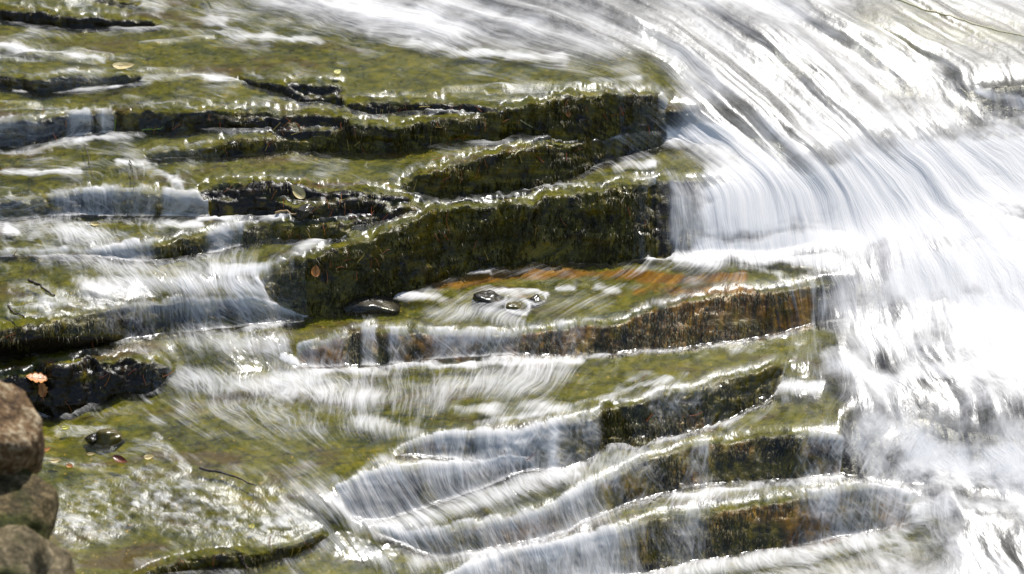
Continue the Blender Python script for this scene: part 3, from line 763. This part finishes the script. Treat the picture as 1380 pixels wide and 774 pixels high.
# rusty stain on the bed of the middle pool
def stain(pts, w, v):
    global RUST
    RUST = np.maximum(RUST, v * np.exp(-(seg_dist(PX, PY, pts) / w) ** 2))
stain([(590, 386), (700, 368), (770, 368), (900, 376), (1000, 374)], 11, .9); stain([(860, 394), (1010, 390)], 11, .7); stain([(690, 400), (800, 398)], 8, .5)
stain([(880, 385), (960, 390)], 10, .55); stain([(10, 497), (70, 490)], 8, .6); stain([(480, 208), (640, 212)], 6, .5)
cor = np.exp(-(seg_dist(WX_, WY_, [(888, 250), (905, 300), (890, 345), (940, 238)]) / 20) ** 4)
MOSS = np.where(FM < .3, .6, MOSS); MOSS = MOSS * (1 - cor) + .5 * cor
RA = dict(moss=MOSS, rust=RUST, face=np.maximum(FM, bare * .9), grey=GREY)
cid = ID[1:, 1:].copy()
def keep_largest(i):
    m = cid == i
    rs, cs = np.where(m.any(1))[0], np.where(m.any(0))[0]
    if not len(rs): return
    r0, r1, c0, c1 = rs[0], rs[-1] + 1, cs[0], cs[-1] + 1
    sub = m[r0:r1, c0:c1]; lab = np.where(sub, np.arange(sub.size).reshape(sub.shape) + 1, 0)
    for _ in range(4000):
        old = lab.copy()
        for ax_ in (0, 1):
            a = np.take(lab, range(0, lab.shape[ax_] - 1), ax_); b = np.take(lab, range(1, lab.shape[ax_]), ax_)
            mx = np.maximum(a, b); sa = [slice(None)] * 2; sb = [slice(None)] * 2; sa[ax_] = slice(0, -1); sb[ax_] = slice(1, None)
            lab[tuple(sb)] = np.where(sub[tuple(sb)] & sub[tuple(sa)], np.maximum(lab[tuple(sb)], mx), lab[tuple(sb)])
            lab[tuple(sa)] = np.where(sub[tuple(sb)] & sub[tuple(sa)], np.maximum(lab[tuple(sa)], mx), lab[tuple(sa)])
        if (lab == old).all(): break
    u, n_ = np.unique(lab[lab > 0], return_counts=True)
    big = u[n_.argmax()]
    cid[r0:r1, c0:c1][sub & (lab != big)] = -1
for i, L in enumerate(LEDGES):
    if L['label']: keep_largest(i)
def keep_top(i):
    global cid
    sv = cid.copy(); cid = np.where((cid == i) & (FACEID[1:, 1:] != i), i, -9)
    keep_largest(i)
    drop = (sv == i) & (FACEID[1:, 1:] != i) & (cid != i)
    cid = np.where(drop, -1, sv)
for i, L in enumerate(LEDGES):
    if L['label']: keep_top(i)
cface = FACEID[1:, 1:] == cid
bed = sub_mesh('stream_bed', PR, cells(cid < 0), ROCK, RA, dict(flow=FLOWV))
link('stream_bed', bed, kind='structure')
LEDGE_OBJ = {}
for i, L in enumerate(LEDGES):
    if L['label'] is None: continue
    sel = cid == i
    if not sel.any(): continue
    xm = L['pts'][len(L['pts']) // 2]
    r = np.argmin(abs(py - xm[2])); c = np.argmin(abs(px - xm[0]))
    base = P0[r, c]
    e = bpy.data.objects.new('rock_ledge', None); COL.objects.link(e)
    e.location = base; e.empty_display_size = .1
    e['label'] = L['label']; e['category'] = 'rock ledge'; e['group'] = 'rock ledges stepping down the stream'
    LEDGE_OBJ[i] = e
    for nm, mk in (('ledge_top', sel & ~cface), ('mossy_face', sel & cface)):
        if mk.any():
            link(nm, sub_mesh(nm, PR - base, cells(mk), ROCK, RA, dict(flow=FLOWV)), e)

wmask = (WATER[1:, 1:] > .03) | (WATER[:-1, :-1] > .03)
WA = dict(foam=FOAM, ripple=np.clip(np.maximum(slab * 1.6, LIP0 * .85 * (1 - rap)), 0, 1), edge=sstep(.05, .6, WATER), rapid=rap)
rc = rap[1:, 1:] > .5
pyc = PY[1:, 1:]; pxc = PX[1:, 1:]
zones = [('white_rapids', rc), ('shallow_stream', ~rc)]
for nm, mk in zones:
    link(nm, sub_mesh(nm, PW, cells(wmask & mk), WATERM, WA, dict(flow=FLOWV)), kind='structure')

# ground far around, below the stream
gm = simple('forest_floor', [(.3, (.03, .028, .015)), (.7, (.10, .085, .05))], 2, .9, .3)
# ------------------------------------------------------------------ hanging moss on the dry faces
FLAT_P, FLAT_N = PR.reshape(-1, 3), NR.reshape(-1, 3)
dv_ = np.gradient(PR, axis=0); dv_ /= np.linalg.norm(dv_, axis=-1, keepdims=True) + 1e-9
FLAT_D = dv_.reshape(-1, 3)
inframe = (PX > -60) & (PX < 1440) & (PY > -40) & (PY < 820)
def moss_tufts(i, e):
    L = LEDGES[i]
    dens = FM * (FACEID == i) * (VEIL < .3) * inframe * np.clip(MOSS - .25 + 1.3 * fbm(X * 9, Y * 12, Zw * 12, seed=91, octs=3), 0, 1)
    w = dens.ravel(); tot = w.sum()
    if tot < 40: return
    k = int(min(5000, tot * .7))
    idx = RNG.choice(w.size, k, p=w / tot)
    base = np.array(e.location)
    p = FLAT_P[idx] + RNG.normal(scale=.003, size=(k, 3)); nrm = FLAT_N[idx]; dn = FLAT_D[idx]
    d = dn * .8 + nrm * RNG.uniform(.05, .4, k)[:, None] + RNG.normal(scale=.18, size=(k, 3)); d /= np.linalg.norm(d, axis=1, keepdims=True)
    ln = RNG.uniform(.008, .028, k)[:, None]; wd = RNG.uniform(.0012, .0024, k)[:, None]
    sd_ = np.cross(d, nrm); sd_ /= np.linalg.norm(sd_, axis=1, keepdims=True) + 1e-9
    m1 = p + d * ln * .55 + nrm * .002; tip = p + d * ln + dn * ln * .25 - np.array([0, 0, .004])
    p = p - nrm * .003
    V = np.stack([p - sd_ * wd, p + sd_ * wd, m1 - sd_ * wd * .9, m1 + sd_ * wd * .9, tip - sd_ * wd * .3, tip + sd_ * wd * .3], 1) - base
    o_ = np.arange(k)[:, None] * 6
    q = np.concatenate([o_ + np.array([[0, 1, 3, 2]]), o_ + np.array([[2, 3, 5, 4]])])
    link('moss', mesh_from('moss', V.reshape(-1, 3), q, MOSSM), e, kind='stuff')
for i, e in LEDGE_OBJ.items(): moss_tufts(i, e)

# ------------------------------------------------------------------ loose things on the rocks and in the water
def at(x, y, lift=0.0, P=None, Nn=None):
    P = PR if P is None else P; Nn = NR if Nn is None else Nn
    r = int(np.argmin(abs(py - y))); c = int(np.argmin(abs(px - x)))
    n_ = Vector(Nn[r, c])
    p_ = Vector(P[r, c])
    return p_ + n_ * lift, n_
def surf(x, y, lift=0.0):
    r = int(np.argmin(abs(py - y))); c = int(np.argmin(abs(px - x)))
    if WATER[r, c] > .3: return at(x, y, lift, PW, N0)
    return at(x, y, lift)
def pxm(x, y):                                   # metres per survey unit at a spot
    p_, _ = at(x, y); return (p_ - Vector(CAM)).length / FPX

def tube_mesh(name, pts, rad, mat, seg=6):
    pts = [Vector(p) for p in pts]; V = []; Fq = []
    for j, p in enumerate(pts):
        t_ = (pts[min(j + 1, len(pts) - 1)] - pts[max(j - 1, 0)]).normalized()
        a_ = t_.cross(Vector((0.3, .5, .8))).normalized(); b_ = t_.cross(a_)
        r_ = rad * (1 - .45 * j / (len(pts) - 1)) * random.uniform(.85, 1.15)
        for k in range(seg):
            an = 2 * math.pi * k / seg
            V.append(p + a_ * math.cos(an) * r_ + b_ * math.sin(an) * r_)
        if j:
            for k in range(seg):
                o_ = (j - 1) * seg
                Fq.append((o_ + k, o_ + (k + 1) % seg, o_ + seg + (k + 1) % seg, o_ + seg + k))
    return mesh_from(name, np.array([tuple(v) for v in V]), np.array(Fq), mat)

def leaf_mesh(name, mat, length, width, curl=.25, lobes=0.0):
    nu, nv = 13, 7; V = []
    for a in range(nu):
        u = a / (nu - 1)
        w = width * (math.sin(math.pi * u ** .8) ** .8) * (1 + lobes * math.sin(u * 26))
        for b in range(nv):
            v = b / (nv - 1) * 2 - 1
            z = curl * length * ((u - .5) ** 2 * .8 + .35 * abs(v) * w / width * .5) + .004 * length * math.sin(9 * u + 4 * v)
            V.append(((u - .5) * length, v * w * .5, z))
    V = np.array(V); vi = np.arange(nu * nv).reshape(nu, nv)
    q = np.stack([vi[:-1, :-1], vi[1:, :-1], vi[1:, 1:], vi[:-1, 1:]], -1).reshape(-1, 4)
    V2 = V - np.array([0, 0, .0012]); allv = np.concatenate([V, V2])
    q2 = q[:, ::-1] + nu * nv
    rim = list(vi[:, 0]) + list(vi[-1, 1:]) + list(vi[::-1, -1][1:]) + list(vi[0, ::-1][1:-1])
    rq = [(rim[j], rim[(j + 1) % len(rim)], rim[(j + 1) % len(rim)] + nu * nv, rim[j] + nu * nv) for j in range(len(rim))]
    return mesh_from(name, allv, np.concatenate([q, q2, np.array(rq)]), mat)

def place(o, loc, nrm, spin, tilt=0.0):
    q = nrm.to_track_quat('Z', 'Y') @ Quaternion((0, 0, 1), spin) @ Quaternion((1, 0, 0), tilt)
    o.rotation_mode = 'QUATERNION'; o.rotation_quaternion = q; o.location = loc

BROWNL = simple('brown_leaf', [(.3, (.16, .05, .012)), (.7, (.42, .17, .05))], 40, .45, .3)
PALEL = simple('pale_leaf', [(.3, (.45, .32, .10)), (.7, (.70, .58, .28))], 40, .5, .3)
REDL = simple('red_leaf', [(.3, (.09, .016, .008)), (.7, (.24, .06, .03))], 40, .35, .3)
ORNL = simple('orange_leaf', [(.3, (.38, .12, .02)), (.7, (.62, .27, .07))], 40, .4, .3)
LIMEL = simple('lime_leaf', [(.3, (.45, .42, .05)), (.7, (.62, .58, .12))], 40, .5, .3)
VEINM = simple('leaf_vein', [(.3, (.20, .10, .04)), (.7, (.4, .25, .1))], 60, .6, .2)
BARK = simple('dark_bark', [(.3, (.018, .012, .008)), (.7, (.07, .045, .028))], 60, .6, .6, stretch=(1, 1, 1))
TANB = simple('tan_bark', [(.3, (.22, .13, .05)), (.7, (.46, .31, .14))], 40, .5, .5)
STRAW = simple('straw', [(.3, (.40, .34, .12)), (.7, (.62, .56, .30))], 40, .5, .2)
GREENB = simple('green_blade', [(.3, (.10, .17, .02)), (.7, (.26, .36, .06))], 40, .45, .2)

def leaf(x, y, lpx, wpx, mat, spin, label, cat='leaf', tilt=.15, curl=.3, lobes=0.0, lift=.004):
    s_ = pxm(x, y); p_, n_ = surf(x, y, lift)
    e = bpy.data.objects.new('fallen_leaf', None); COL.objects.link(e); e.empty_display_size = .02
    e['label'] = label; e['category'] = cat; e['group'] = 'fallen leaves along the stream'
    nv = (n_ + Vector((0, -.35, .35))).normalized()
    place(e, p_, nv, R(spin), tilt)
    L_ = lpx * s_; W_ = wpx * s_
    link('blade', leaf_mesh('leaf_blade', mat, L_, W_, curl, lobes), e)
    vp = [((u - .5) * L_ * 1.25 - .12 * L_, 0, curl * L_ * ((max(u, .1) - .5) ** 2 * .8) + .0016) for u in np.linspace(0, .95, 9)]
    link('stem', tube_mesh('leaf_stem', vp, .0012, VEINM, 5), e)
leaf(425, 367, 17, 13, ORNL, 75, 'round orange brown leaf stuck to the left shoulder of the tallest dark ledge', lift=.012)
leaf(404, 263, 26, 15, PALEL, 130, 'large pale yellow leaf lying on the rough black wet rock', lift=.012)
leaf(168, 101, 30, 16, PALEL, 5, 'pale yellow leaf caught on the lip of the second long step at upper left', lift=.012)
leaf(165, 632, 25, 10, REDL, -25, 'dark red curled leaf floating by the glittering slab', curl=.5, lift=.008)
leaf(44, 514, 30, 22, ORNL, 150, 'big orange leaf on the black rock behind the boulders', lobes=.25, lift=.014)
leaf(60, 526, 22, 14, ORNL, 110, 'torn orange leaf hanging below the big orange one', lobes=.3, lift=.014)
leaf(91, 586, 11, 8, LIMEL, 20, 'tiny lime yellow leaf floating behind the mossy stone')
leaf(77, 630, 15, 9, PALEL, 10, 'tan curled leaf in the shallows right beside the upper boulder')
leaf(97, 638, 11, 7, ORNL, -20, 'tiny orange tan leaf at the near edge of the quiet shallows')
leaf(64, 617, 12, 6, ORNL, 35, 'small tan leaf touching the right side of the upper boulder')
leaf(124, 622, 12, 5, PALEL, 5, 'narrow tan leaf floating left of the dark red curled leaf')
leaf(202, 626, 14, 10, PALEL, 15, 'small whitish leaf floating to the right of the mossy stone')
leaf(340, 716, 9, 7, LIMEL, 60, 'tiny yellow leaf near the right end of the glittering slab')
leaf(766, 154, 9, 7, ORNL, 100, 'small orange leaf stuck in the moss of the long upper ledge', lift=.012)
leaf(455, 108, 12, 9, LIMEL, 40, 'small yellow leaf on the shelf behind the crooked dark step', lift=.012)
leaf(130, 313, 14, 8, PALEL, 0, 'pale crumpled leaf in the foam left of the moss toothed step', curl=.6)

def twig(pts, rpx, mat, name, label, cat, sink=0.0, wig=.25):
    ps = []
    for (x0, y0), (x1, y1) in zip(pts[:-1], pts[1:]):
        for u in np.linspace(0, 1, 6, endpoint=False): ps.append((x0 + (x1 - x0) * u, y0 + (y1 - y0) * u))
    ps.append(pts[-1]); s_ = pxm(*pts[0])
    w = []
    for j, (x, y) in enumerate(ps):
        p_, n_ = surf(x, y, rpx * s_ * .9 - sink)
        w.append(p_)
    # a stiff twig: keep its own line instead of following every bump
    A_, B_ = w[0], w[-1]
    w = [p_ * .35 + (A_.lerp(B_, j / (len(w) - 1))) * .65 if len(pts) == 2 else p_ for j, p_ in enumerate(w)]
    w = [p_ + Vector((random.uniform(-1, 1), 0, random.uniform(-1, 1))) * wig * rpx * s_ for p_ in w]
    o0 = w[0].copy()
    o = link(name, tube_mesh(name, [p_ - o0 for p_ in w], rpx * s_, mat), None, label=label, category=cat)
    o.location = o0
    return o
twig([(270, 638), (310, 648), (346, 662)], 2.0, BARK, 'sunken_twig', 'dark slimy twig lying in the pool above the glittering slab', 'twig', .006)
twig([(40, 387), (56, 395), (74, 409)], 2.0, BARK, 'twig', 'dark bent twig lying on top of the big rounded slab', 'twig')
twig([(12, 423), (22, 432), (35, 438)], 1.6, BARK, 'twig', 'short black twig at the lip of the big rounded slab', 'twig')
twig([(374, 297), (400, 290), (420, 282)], 1.8, TANB, 'stick', 'thin brown stick leaning against the dark square stone', 'stick')
twig([(702, 163), (735, 182)], 1.1, STRAW, 'grass_blade', 'straw coloured stalk hanging down the face of the long upper ledge', 'grass blade')
twig([(682, 213), (700, 205), (716, 199)], 1.5, STRAW, 'grass_blade', 'pale green grass blade on the lip of the middle mossy ledge', 'grass blade')
twig([(194, 182), (208, 179), (222, 171)], .9, GREENB, 'grass_blade', 'curved green grass blade at the foot of the long dark step', 'grass blade')
twig([(155, 162), (156, 181)], .9, GREENB, 'grass_blade', 'short upright green blade beside the little white fall at upper left', 'grass blade')
twig([(1205, 8), (1260, 25), (1320, 42), (1400, 58)], 1.5, STRAW, 'branch', 'long yellowish branch lying across the water in the top right corner', 'branch', .004, .1)
twig([(256, 4), (272, 9)], 2.0, TANB, 'stick', 'short tan stick poking out of the river at the top edge', 'stick', -.03)
twig([(279, -2), (285, 6), (291, 17)], 1.6, BARK, 'stick', 'thin dark stick poking out beside the short tan stick at the top', 'stick', -.03)
twig([(117, 205), (122, 225), (128, 250)], .8, BARK, 'twig', 'thin dark twig standing in the flow above the left white curtain', 'twig', -.006)
twig([(176, 226), (180, 240), (183, 262)], .8, BARK, 'twig', 'second thin dark twig, just above the lip of the left white curtain', 'twig', -.006)
twig([(322, 750), (328, 760), (334, 770)], 2.6, BARK, 'twig', 'black crooked twig on the low mossy edge at the bottom', 'twig', -.006)

# pine needles: every one a thing, all of one kind
NEEDM = [simple('orange_needle', [(.3, (.30, .08, .015)), (.7, (.52, .18, .04))], 30, .45, .1), simple('rust_needle', [(.3, (.26, .05, .012)), (.7, (.46, .12, .03))], 30, .45, .1), simple('straw_needle', [(.3, (.48, .32, .05)), (.7, (.68, .50, .12))], 30, .45, .1)]
NEEDLES = []
for k in range(6):
    ln = .034 + .006 * k % .02
    pts_ = [(ln * (u - .5), .004 * math.sin(u * 3 + k) , .0025 * math.sin(u * 2.5)) for u in np.linspace(0, 1, 5)]
    NEEDLES.append(tube_mesh('pine_needle', pts_, 0.0015, NEEDM[k % 3 if k < 5 else 0], 4))
USED = set()
NICK = {'long upper mossy': 'long upper mossy ledge', 'thin dark rock shelf': 'thin needle strewn shelf', 'middle mossy': 'middle mossy ledge', 'tallest dark mossy': 'tallest dark ledge', 'knobbly black': 'knobbly black rock',
        'big rounded': 'big rounded slab', 'rough black wet': 'rough black wet rock', 'small knobbly': 'small knobbly step', 'step with olive moss': 'moss toothed step', 'little mossy hump': 'little mossy hump',
        'glittering wet slab': 'glittering bottom slab', 'low broken rock': 'low broken hump'}
def needles(short, spots=(), auto=0):
    own = [i for i in LEDGE_OBJ if short in LEDGES[i]['label']][0]
    nick = NICK.get(short, short + (' ledge' if 'ledge' not in short and 'step' not in short else ''))
    p = LEDGES[own]['pts']; sp = list(spots)
    for _ in range(auto):
        x = random.uniform(max(p[0, 0], 2), min(p[-1, 0], 1370)); l_ = np.interp(x, p[:, 0], p[:, 1]); f_ = np.interp(x, p[:, 0], p[:, 2])
        sp.append((x, l_ - 2 + (f_ - l_) * random.random()))
    for (x, y) in sp:
        if not (0 < x < 1380 and 0 < y < 772): continue
        p_, n_ = surf(x, y, .010)
        me_ = random.choice(NEEDLES); hue = me_.materials[0].name.split('_')[0].replace('straw', 'straw yellow').replace('rust', 'rust red')
        fr_ = (x - p[0, 0]) / (p[-1, 0] - p[0, 0]); l_ = np.interp(x, p[:, 0], p[:, 1]); f_ = np.interp(x, p[:, 0], p[:, 2]); q_ = (y - l_) / (f_ - l_)
        side = 'left end' if fr_ < .2 else 'left half' if fr_ < .45 else 'middle' if fr_ < .55 else 'right half' if fr_ < .8 else 'right end'
        ht = 'on the lip' if q_ < .2 else 'at the foot' if q_ > .75 else 'on the face'
        sp_ = random.choice([90, 60, 120, 20]); pose_ = {90: 'upright', 60: 'left leaning', 120: 'right leaning', 20: 'flat lying'}[sp_]
        lab_ = '%s %s needle %s, %s of the %s' % (pose_, hue, ht, side, nick)
        if lab_ in USED: continue
        USED.add(lab_)
        o = link('pine_needle', me_, None, label=lab_, category='pine needle', group='fallen pine needles')
        nv = (n_ + Vector((0, -.6, .2))).normalized()
        place(o, p_, nv, R(sp_) + random.uniform(-.2, .2), random.uniform(-.3, .3))
needles('long upper mossy', [(360,196),(366,192),(305,207),(595,173),(594,170),(620,184),(627,182),(580,190),(604,190),(700,164),(763,142),(830,155),(833,160),(482,193),(488,198),(490,203),(470,196),(462,172),(512,168),(745,150),(790,146),(812,170),(836,150),(680,165),(652,170)], 3)
needles('thin dark rock shelf', [(383,178),(390,176),(400,180),(388,166),(374,172),(455,178)], 3)
needles('middle mossy', [(586,235),(590,225),(640,232),(655,220),(700,212),(780,202),(728,216),(560,250),(762,215),(620,240)], 2)
needles('tallest dark mossy', [(480,300),(604,306),(588,321),(604,293),(498,357),(507,352),(480,372),(460,365),(466,342),(471,352),(655,345),(760,300),(487,348),(520,342),(556,330),(600,318),(447,357),(438,372),(640,330),(590,310)], 2)
needles('knobbly black', [(16,457),(140,508),(143,513),(60,537),(182,503),(196,515)], 3)
needles('big rounded', [(126,462),(15,455)], 0)
needles('rough black wet', [(370,266),(385,278),(395,284),(380,292),(430,256),(520,258)], 5)
needles('small knobbly', [(458,275),(472,290),(462,282)], 3)
needles('step with olive moss', [(416,318),(404,322),(395,316),(440,312)], 1)
needles('little mossy hump', [(556,284),(540,290),(520,296)], 2)
needles('golden brown ledge', [(936,560),(944,575),(872,566),(870,520)], 1)
needles('lowest ledge', [(868,728)], 0)
needles('glittering wet slab', [(238,765),(288,755),(245,758),(392,745)], 3)
needles('long dark step', [(240,172),(60,160),(388,163),(300,170),(215,178)], 4)
needles('low broken rock', [(540,150),(548,146),(575,155),(620,150)], 3)

# stones
def rock_mesh(name, planes, seed, mat, rx, sub=4, rough=.05, k=14, freq=2.5):
    import bmesh
    bm = bmesh.new(); bmesh.ops.create_icosphere(bm, subdivisions=sub, radius=1)
    D = np.array([v.co[:] for v in bm.verts]); D /= np.linalg.norm(D, axis=1, keepdims=True)
    Fc = np.array([[v.index for v in f.verts] for f in bm.faces]); bm.free()
    acc = np.zeros(len(D))
    for (n_, h) in planes:
        n_ = np.array(n_, float); n_ /= np.linalg.norm(n_)
        c = D @ n_
        rr_ = np.where(c > .05, h / np.maximum(c, .05), 20)
        acc += np.exp(-k * np.minimum(rr_, 4))
    r_ = -np.log(acc + 1e-30) / k
    r_ = np.minimum(r_, 1.5)
    r_ = r_ * (1 + rough * fbm(D[:, 0] * freq + seed, D[:, 1] * freq, D[:, 2] * freq, seed=seed, octs=5, gain=.55))
    V = D * r_[:, None] * np.array(rx)
    return mesh_from(name, V, Fc, mat)
def dirs(n_, seed):
    g = np.random.default_rng(seed); out = []
    for _ in range(n_):
        v = g.normal(size=3); out.append((tuple(v / np.linalg.norm(v)), g.uniform(.8, 1.0)))
    return out
STONEM = simple('wet_dark_stone', [(.3, (.012, .010, .007)), (.7, (.055, .045, .025))], 14, .25, .5, .5)
OLIVES = simple('olive_stone', [(.3, (.04, .032, .006)), (.7, (.13, .10, .018))], 14, .3, .5, .4)
def stone(x, y, w, h, dpt, mat, label, seed, up=.2):
    s_ = pxm(x, y); p_, n_ = surf(x, y, h * s_ * up)
    o = link('stone', rock_mesh('stone', dirs(16, seed), seed, mat, (w * s_ / 2, dpt * s_ / 2, h * s_ / 2), 4, .22), None, label=label, category='stone')
    o.location = p_
    return o
stone(656, 409, 40, 26, 46, STONEM, 'dark oval stone ringed by white water in the middle pool', 1, -.3)
stone(722, 411, 18, 14, 24, STONEM, 'small dark stone at the right end of the white swirl', 2, -.3)
stone(697, 420, 22, 20, 30, OLIVES, 'olive stone in front of the other two stones in the pool', 3, -.3)
stone(413, 288, 24, 20, 24, STONEM, 'dark square stone standing on the wet step', 4, .3)
stone(148, 599, 42, 26, 40, OLIVES, 'small mossy stone rising from the shallows by the boulders', 15, -.05)
stone(128, 601, 18, 14, 20, STONEM, 'little dark stone touching the left side of the small mossy stone', 6, .1)
stone(490, 411, 66, 22, 60, STONEM, 'flat black stone end at the foot of the tallest dark ledge', 7, -.1)

# boulders close by on the bank at the left
BOULM = None
def boulder_mat(name, a, b, c, mossy):
    m, nt = new_mat(name); t = NT(nt)
    tc = t.n('ShaderNodeTexCoord').outputs['Object']
    n1 = t.noise(tc, 14, 6, .7); n2 = t.noise(tc, 70, 6, .7); n3 = t.noise(tc, 5, 3, .5)
    col = t.ramp(t.math('ADD', t.math('MULTIPLY', n1, .6), t.math('MULTIPLY', n2, .4)), [(.40, a), (.5, b), (.60, c)])
    col = t.mix(t.smooth(n3, .62 - mossy, .74 - mossy), col, t.ramp(n2, [(.35, (.03, .035, .008)), (.65, (.12, .12, .025))]))
    p = t.n('ShaderNodeBsdfPrincipled'); t.set(p.inputs['Base Color'], col); t.set(p.inputs['Roughness'], t.smooth(n1, .3, .7, .6, .9)); p.inputs['Specular IOR Level'].default_value = .2
    t.set(p.inputs['Normal'], t.bump(n2, .8, .015, t.bump(n1, .9, .05))); t.out(p.outputs[0])
    return m
def boulder(x, y, s_, rx, planes, mat, label, seed, rough=.10):
    a = (x - 690) / FPX; b = (387 - y) / FPX
    d = Vector((a, math.cos(PITCH) + b * math.sin(PITCH), -math.sin(PITCH) + b * math.cos(PITCH)))
    o = link('boulder', rock_mesh('boulder', planes + dirs(14, seed), seed, mat, tuple(q * s_ / FPX for q in rx), 5, rough, 26), None, label=label, category='boulder', group='boulders on the near left bank')
    o.location = Vector(CAM) + d * s_
    return o
SB = 7.4
boulder(-24, 592, SB, (90, 80, 84), [((.50, -.25, .80), .66), ((.25, -.85, -.45), .78), ((1, -.1, -.05), .86), ((.2, -.2, -1), .80), ((-.3, .2, .9), .85), ((-.6, -.7, .1), .9), ((.8, -.5, -.6), .84), ((0, 1, 0), .9)],
        boulder_mat('brown_boulder', (.05, .024, .010), (.25, .145, .06), (.70, .56, .36), -.06), 'brown boulder with a pale sunlit top, uppermost of the pile at the left edge', 3)
boulder(2, 712, SB - .08, (80, 84, 66), [((.3, -.2, .9), .84), ((1, -.3, .1), .82), ((.7, -.6, .5), .9), ((.1, -1, 0), .86), ((0, 0, -1), .9), ((-1, 0, 0), .9)],
        boulder_mat('mossy_boulder', (.03, .022, .008), (.14, .10, .04), (.42, .31, .16), .12), 'mossy rounded boulder with a twig on it, under the brown boulder', 5)
boulder(-4, 782, SB - .25, (80, 80, 78), [((.25, -.3, .9), .86), ((1, -.3, .2), .84), ((.1, -1, .1), .86), ((0, 0, -1), .9), ((-1, 0, 0), .9)],
        boulder_mat('grey_boulder', (.05, .036, .014), (.21, .16, .08), (.52, .42, .26), .08), 'pale grey weathered boulder in the bottom left corner', 8)
boulder(62, 796, SB - .2, (36, 50, 52), [((.3, -.3, .9), .84), ((1, -.2, .1), .84)],
        boulder_mat('tan_boulder', (.09, .068, .03), (.26, .20, .11), (.48, .39, .24), -.1), 'small pale tan boulder tucked beside the grey corner boulder', 9)
boulder(-60, 930, SB - .2, (190, 190, 110), [((0, 0, 1), .8), ((1, 0, 0), .9)], bpy.data.materials['grey_boulder'], 'wide grey boulder below the bottom edge that carries the pile', 10)
# unseen wooded banks, added to keep the low sky out of the water's reflections
def added_banks():
    na, nr = 90, 26
    az = np.linspace(R(-125), R(125), na); rr = np.linspace(0, 1, nr)
    A, Q = np.meshgrid(az, rr)
    rad = 15 + 16 * Q + 1.5 * fbm(A * 4, Q * 3, seed=71)
    h = 1.2 + 8.5 * Q ** 1.1 + .8 * fbm(A * 6, Q * 4, seed=72)
    h = np.where(Q < .01, -1.0, h)
    P = np.stack([rad * np.sin(A), 11 + rad * np.cos(A), h], -1)
    vi = np.arange(na * nr).reshape(nr, na)
    q = np.stack([vi[:-1, :-1], vi[:-1, 1:], vi[1:, 1:], vi[1:, :-1]], -1).reshape(-1, 4)
    link('hillside', mesh_from('hillside', P.reshape(-1, 3), q, gm), kind='structure')  # added unseen slope, blocks the low sky in reflections
    nl = 42000
    cl = 620
    ca = RNG.uniform(R(-120), R(120), cl); cr = RNG.uniform(17, 30, cl); ch = RNG.uniform(2.0, 13.5, cl) + (cr - 17) * .55
    k = RNG.integers(0, cl, nl)
    c = np.stack([cr * np.sin(ca), 11 + cr * np.cos(ca), ch], -1)[k]
    d = RNG.normal(size=(nl, 3)); d /= np.linalg.norm(d, axis=1, keepdims=True)
    c = c + d * (RNG.uniform(.5, 1, nl) ** .4 * 1.5)[:, None]
    u = RNG.normal(size=(nl, 3)); u /= np.linalg.norm(u, axis=1, keepdims=True)
    v = np.cross(u, RNG.normal(size=(nl, 3))); v /= np.linalg.norm(v, axis=1, keepdims=True)
    sz = RNG.uniform(.18, .45, nl)[:, None]
    V = np.stack([c - u * sz, c + v * sz * .5, c + u * sz, c - v * sz * .5], 1).reshape(-1, 3)
    fm = simple('leaves', [(.3, (.03, .045, .010)), (.7, (.10, .12, .025))], 1.5, .6, 0)  # for the added unseen woodland only
    link('woodland', mesh_from('woodland', V, np.arange(nl * 4).reshape(-1, 4), fm), kind='stuff')  # added unseen foliage, blocks the low sky in reflections
gs = 1500.0
zg = float(PR[..., 2].min()) - .25
n = 41
lin = np.linspace(-gs, gs, n); gxx, gyy = np.meshgrid(lin, lin)
vi = np.arange(n * n).reshape(n, n)
link('ground', mesh_from('ground', np.stack([gxx, gyy, np.full_like(gxx, zg)], -1).reshape(-1, 3),
     np.stack([vi[:-1, :-1], vi[:-1, 1:], vi[1:, 1:], vi[1:, :-1]], -1).reshape(-1, 4), gm), kind='structure')
added_banks()
print('Z range', PR[..., 2].min(), PR[..., 2].max(), 'S', S.min(), S.max(), 'grid', NY, NX)
